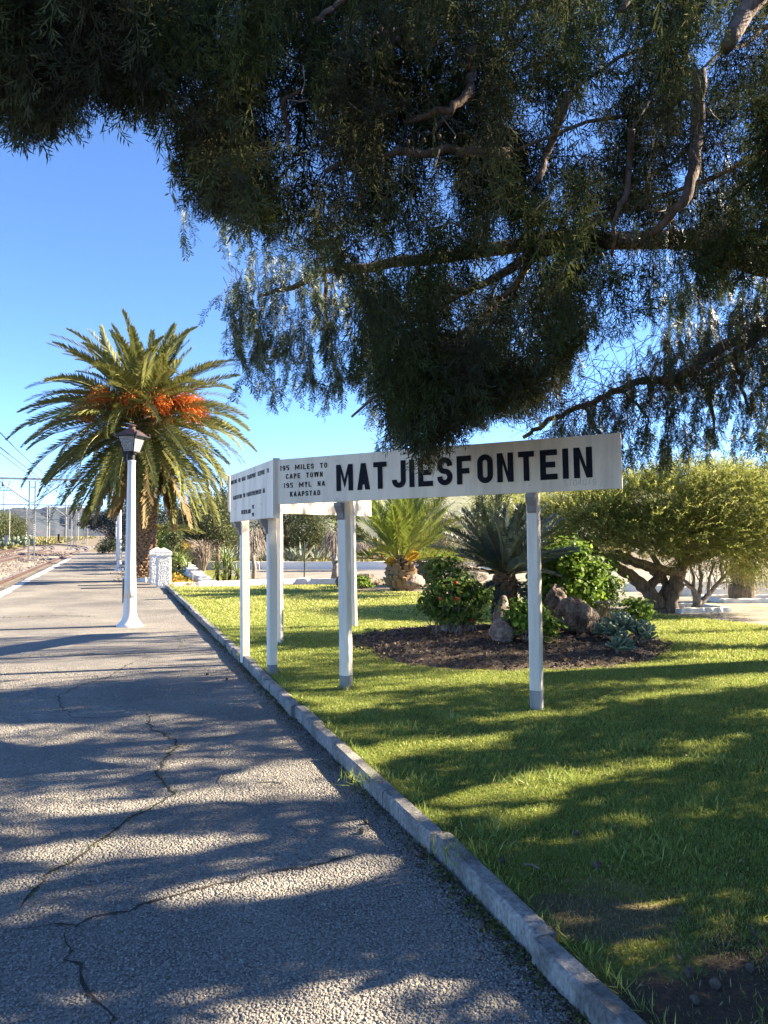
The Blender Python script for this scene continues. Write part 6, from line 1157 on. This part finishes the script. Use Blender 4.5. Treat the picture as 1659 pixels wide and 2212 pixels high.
# longer tufts along the kerb and in tufts on the lawn
s_ = R.uniform(-.5, 20, 3800); t_ = .1+abs(R.normal(size=3800))*.03; p = np.array([S(a, c, LZ) for a, c in zip(s_, t_)]); b = MB(); b.quads(leaf_quads(p, nrm(rsph(3800)*.8+V3(-.3, 0, .9)), rsph(3800), R.uniform(.03, .09, 3800), np.full(3800, .005)*(1+s_/8)), np.clip(R.normal(.45, .2, 3800), 0, 1))
for x, y in [(1075,1800),(1130,1690),(905,1700),(790,1690),(1220,1690),(1010,1850),(870,1580),(1360,1620),(1530,1650),(1180,1590),(1420,1850),(980,1560),(1500,1750)]:
    c = np.array(G(x, y, LZ)); m_ = 130; q = c+R.normal(size=(m_, 3))*np.array([.09, .07, 0]); b.quads(leaf_quads(q, nrm(rsph(m_)*.8+V3(0, 0, .8)), rsph(m_), R.uniform(.05, .1, m_), np.full(m_, .005)), np.clip(R.normal(.5, .2, m_), 0, 1))
for x, y in [(1160,1527),(748,1490),(588,1457),(529,1421),(604,1389),(765,1351)]:
    c = np.array(G(x, y, LZ)); m_ = 120; an = R.random(m_)*6.28; q = c+np.stack([np.cos(an)*.075, np.sin(an)*.075+.05, 0*an], 1)+R.normal(size=(m_, 3))*np.array([.015, .015, 0]); b.quads(leaf_quads(q, nrm(rsph(m_)*.6+V3(0, 0, .9)), rsph(m_), R.uniform(.04, .09, m_), np.full(m_, .006)), np.clip(R.normal(.5, .25, m_), 0, 1))
b.build('grass_tufts', M['grass'], None, kind='stuff')
# weeds and moss at the kerb foot and in the cracks
b = MB(); n_ = 5200; s_ = 20*R.random(n_)**1.4; den = .5+.5*np.sin(s_*2.3)*np.sin(s_*.9+1); kk = R.random(n_) < den**1.3; s_ = s_[kk]; t_ = -abs(R.normal(size=len(s_)))*.045; p = np.array([S(a, c, .003) for a, c in zip(s_, t_)]); b.quads(leaf_quads(p, rsph(len(p))*np.array([1, 1, .6])+V3(0, 0, .35), rsph(len(p)), R.uniform(.012, .035, len(p)), R.uniform(.006, .014, len(p))))
for (p0, wd, c_) in crackpts:
    if wd >= .018 and R.random() < (.75 if p0.y > 3.2 else .35) and (p0.x < 0):
        m_ = int(R.integers(2, 9)); q = np.array(p0)+R.normal(size=(m_, 3))*np.array([.016, .016, 0])+V3(0, 0, .003); b.quads(leaf_quads(q, rsph(m_)+V3(0, 0, .6), rsph(m_), R.uniform(.01, .03, m_), R.uniform(.004, .01, m_)))
b.build('moss', M['moss'], None, kind='stuff')
b = MB(); n_ = 7000; s_ = 16*R.random(n_)**1.3; t_ = -abs(R.normal(size=n_))*.07-.003; p = np.array([S(a, c, .004) for a, c in zip(s_, t_)]); b.quads(leaf_quads(p, rsph(n_)*np.array([1, 1, .25]), rsph(n_)*.5+V3(0, 0, 1), R.uniform(.006, .022, n_), R.uniform(.004, .012, n_)), R.random(n_)*.5); b.build('leaf_litter', leafmat('kerb_litter', [(0, (.03, .022, .015)), (.6, (.09, .062, .04)), (1, (.2, .14, .08))], 0, .95), None, kind='stuff')
n_ = 1500; Y = np.sqrt(R.uniform(5.5, 130, n_)); X = R.uniform(-.2, .58, n_)*Y; kk = inpoly(np.stack([X, Y], 1), LAWN2); p = np.stack([X, Y, np.full(n_, LZ+.022)], 1)[kk]; m_ = len(p); q = R.uniform(.012, .035, m_); b = MB(); b.quads(leaf_quads(p, rsph(m_)*np.array([1, 1, .3]), rsph(m_)*.4+V3(0, 0, 1), q, q*.4)); b.build('fallen_leaves', leafmat('fallen_leaf', [(0, (.08, .05, .03)), (.6, (.2, .13, .07)), (1, (.38, .3, .18))], .1, .9), None, kind='stuff')
n_ = 900; Y = np.sqrt(R.uniform(5.5, 160, n_)); t_ = -R.random(n_)**2.2*3.5-.05; p = np.array([S(a-2.3, c, .008) for a, c in zip(Y, t_)]); q = R.uniform(.008, .026, n_); b = MB(); b.quads(leaf_quads(p, rsph(n_)*np.array([1, 1, .3]), rsph(n_)*.4+V3(0, 0, 1), q, q*.35)); b.build('path_litter', leafmat('path_leaf', [(0, (.05, .035, .022)), (.6, (.15, .1, .06)), (1, (.34, .28, .19))], .1, .9), None, kind='stuff')
# loose stone of the asphalt surface: small angular chips
n_ = 80000; Y = 2.2+R.random(n_)**1.5*6.5; u = R.uniform(-.62, .55, n_); X = u*Y; rel = np.stack([X-K0.x, Y-K0.y], 1); t_ = rel@np.array([PN.x, PN.y]); kk = (t_ < -.01) & (t_ > -4); cpt = np.array([(p0.x, p0.y, max(wd, .008)) for p0, wd, c_ in crackpts if p0.y < 9])
for q in range(0, n_, 4000): kk[q:q+4000] &= (np.hypot(X[q:q+4000, None]-cpt[:, 0], Y[q:q+4000, None]-cpt[:, 1]) > cpt[:, 2]*.62).all(1)
X, Y = X[kk], Y[kk]; n_ = len(X); sz = .0044*(.7+.8*R.random(n_))*(1+.08*Y); p = np.stack([X, Y, sz*.2], 1)
ang = R.random(n_)*6.28; ax = np.stack([np.cos(ang), np.sin(ang), R.normal(size=n_)*.25], 1); ay = np.stack([-np.sin(ang), np.cos(ang), R.normal(size=n_)*.25], 1); e = R.uniform(.6, 1.1, (n_, 1)); s1 = sz[:, None]; topp = p+np.stack([R.normal(size=n_)*.25, R.normal(size=n_)*.25, .36+R.random(n_)*.25], 1)*s1
c1, c2, c3, c4 = p+ax*s1, p+ay*s1*e, p-ax*s1*.8, p-ay*s1*e; rn = np.clip(R.normal(.45, .2, n_), 0, 1); b = MB(); b.quads(np.concatenate([np.stack([c1, c2, topp, c4], 1), np.stack([c3, c4, topp, c2], 1)]), np.tile(rn, 2)); b.build('asphalt_chips', M['chip'], None, kind='stuff')
# fallen cones and twigs
fc = None
for i, (x, y, z, lab) in enumerate([(925,1830,0,'fallen cone at the kerb foot beside a kerb joint, nearer of two'),(905,1845,0,'fallen cone just out from the kerb, beside the forked twig'),(780,1795,0,'fallen cone on the sunlit asphalt patch before the kerb'),(790,1775,0,'fallen cone at the upper edge of the sunlit patch near the kerb'),(1040,2000,0,'fallen cone by itself at the foot of the nearest kerb stones'),(600,1480,0,'fallen cone on the asphalt level with the front sign leg'),(590,1465,0,'smaller fallen cone beside the one level with the front sign leg'),(490,1467,0,'lone fallen cone in the middle of the shaded asphalt'),(448,1456,0,'farthest fallen cone on the shaded asphalt, left of the lone one'),
 (1545,2125,LZ,'fallen cone in the middle of the bare soil patch'),(1490,2100,LZ,'fallen cone on the left edge of the bare soil patch'),(1620,2090,LZ,'fallen cone on the bare soil beside the dark stick'),(1500,2160,LZ,'nearest fallen cone on the bare soil patch'),(1290,1870,LZ,'fallen cone on green lawn right of the pale bent twig'),(1085,1860,LZ,'fallen cone on the lawn between kerb and pale bent twig'),(1245,1800,LZ,'fallen cone farthest up the shaded lawn')]):
    p = G(x, y, z+.013)
    if fc is None: b = MB(); b.lathe([(.003, -.016), (.012, -.012), (.017, -.002), (.014, .01), (.004, .016)], 8, mod=lambda k, z: 1+.14*(k % 2)); o = b.build('fallen_cone', M['cone'], None); fc = o.data
    else: o = obj('fallen_cone', fc)
    o.location = p; o.rotation_euler = (R.random()*3, R.random()*3, R.random()*3); s__ = .8+.5*R.random(); o.scale = (s__,)*3; tag(o, lab, 'cone', 'fallen cypress cones')
for i, (pts, z, lab) in enumerate([([(330,1610),(345,1618),(365,1617),(392,1610),(398,1604)], 0, 'pale curved twig lying across the mossy crack'), ([(835,1745),(860,1752),(885,1742),(892,1735)], 0, 'forked twig on the asphalt beside the kerb'), ([(628,1778),(640,1790),(665,1795)], 0, 'short twig lying on the sunlit asphalt right of centre'), ([(1130,1866),(1150,1868),(1166,1876)], LZ+.02, 'pale bent twig on the shaded lawn'), ([(1620,2000),(1640,2040),(1659,2075)], LZ+.02, 'dark stick on the bare soil at the right edge'), ([(555,1690),(590,1688),(610,1692)], 0, 'thin straight twig in the sunlit strip of asphalt'), ([(480,1672),(470,1690)], 0, 'tiny twig near the mossy crack')]):
    b = MB(); b.tube([G(x, y, z+.006) for x, y in pts], .0042, 5); tag(b.build('fallen_twig', M['twig'] if i != 4 else M['darkpost'], None), lab, 'twig')

# ================================================================ AIR
b = MB(); b.box((0, 0, 209), (19600, 19600, 422)); hz = b.build('haze', None, None, kind='stuff'); hm = bpy.data.materials.new('air'); hm.use_nodes = True; t = hm.node_tree; t.nodes.clear(); o_ = t.nodes.new('ShaderNodeOutputMaterial'); pv = t.nodes.new('ShaderNodeVolumePrincipled'); pv.inputs['Density'].default_value = 9e-6; pv.inputs['Color'].default_value = (.5, .7, 1, 1); pv.inputs['Anisotropy'].default_value = .0; t.links.new(pv.outputs[0], o_.inputs['Volume']); hz.data.materials.append(hm)
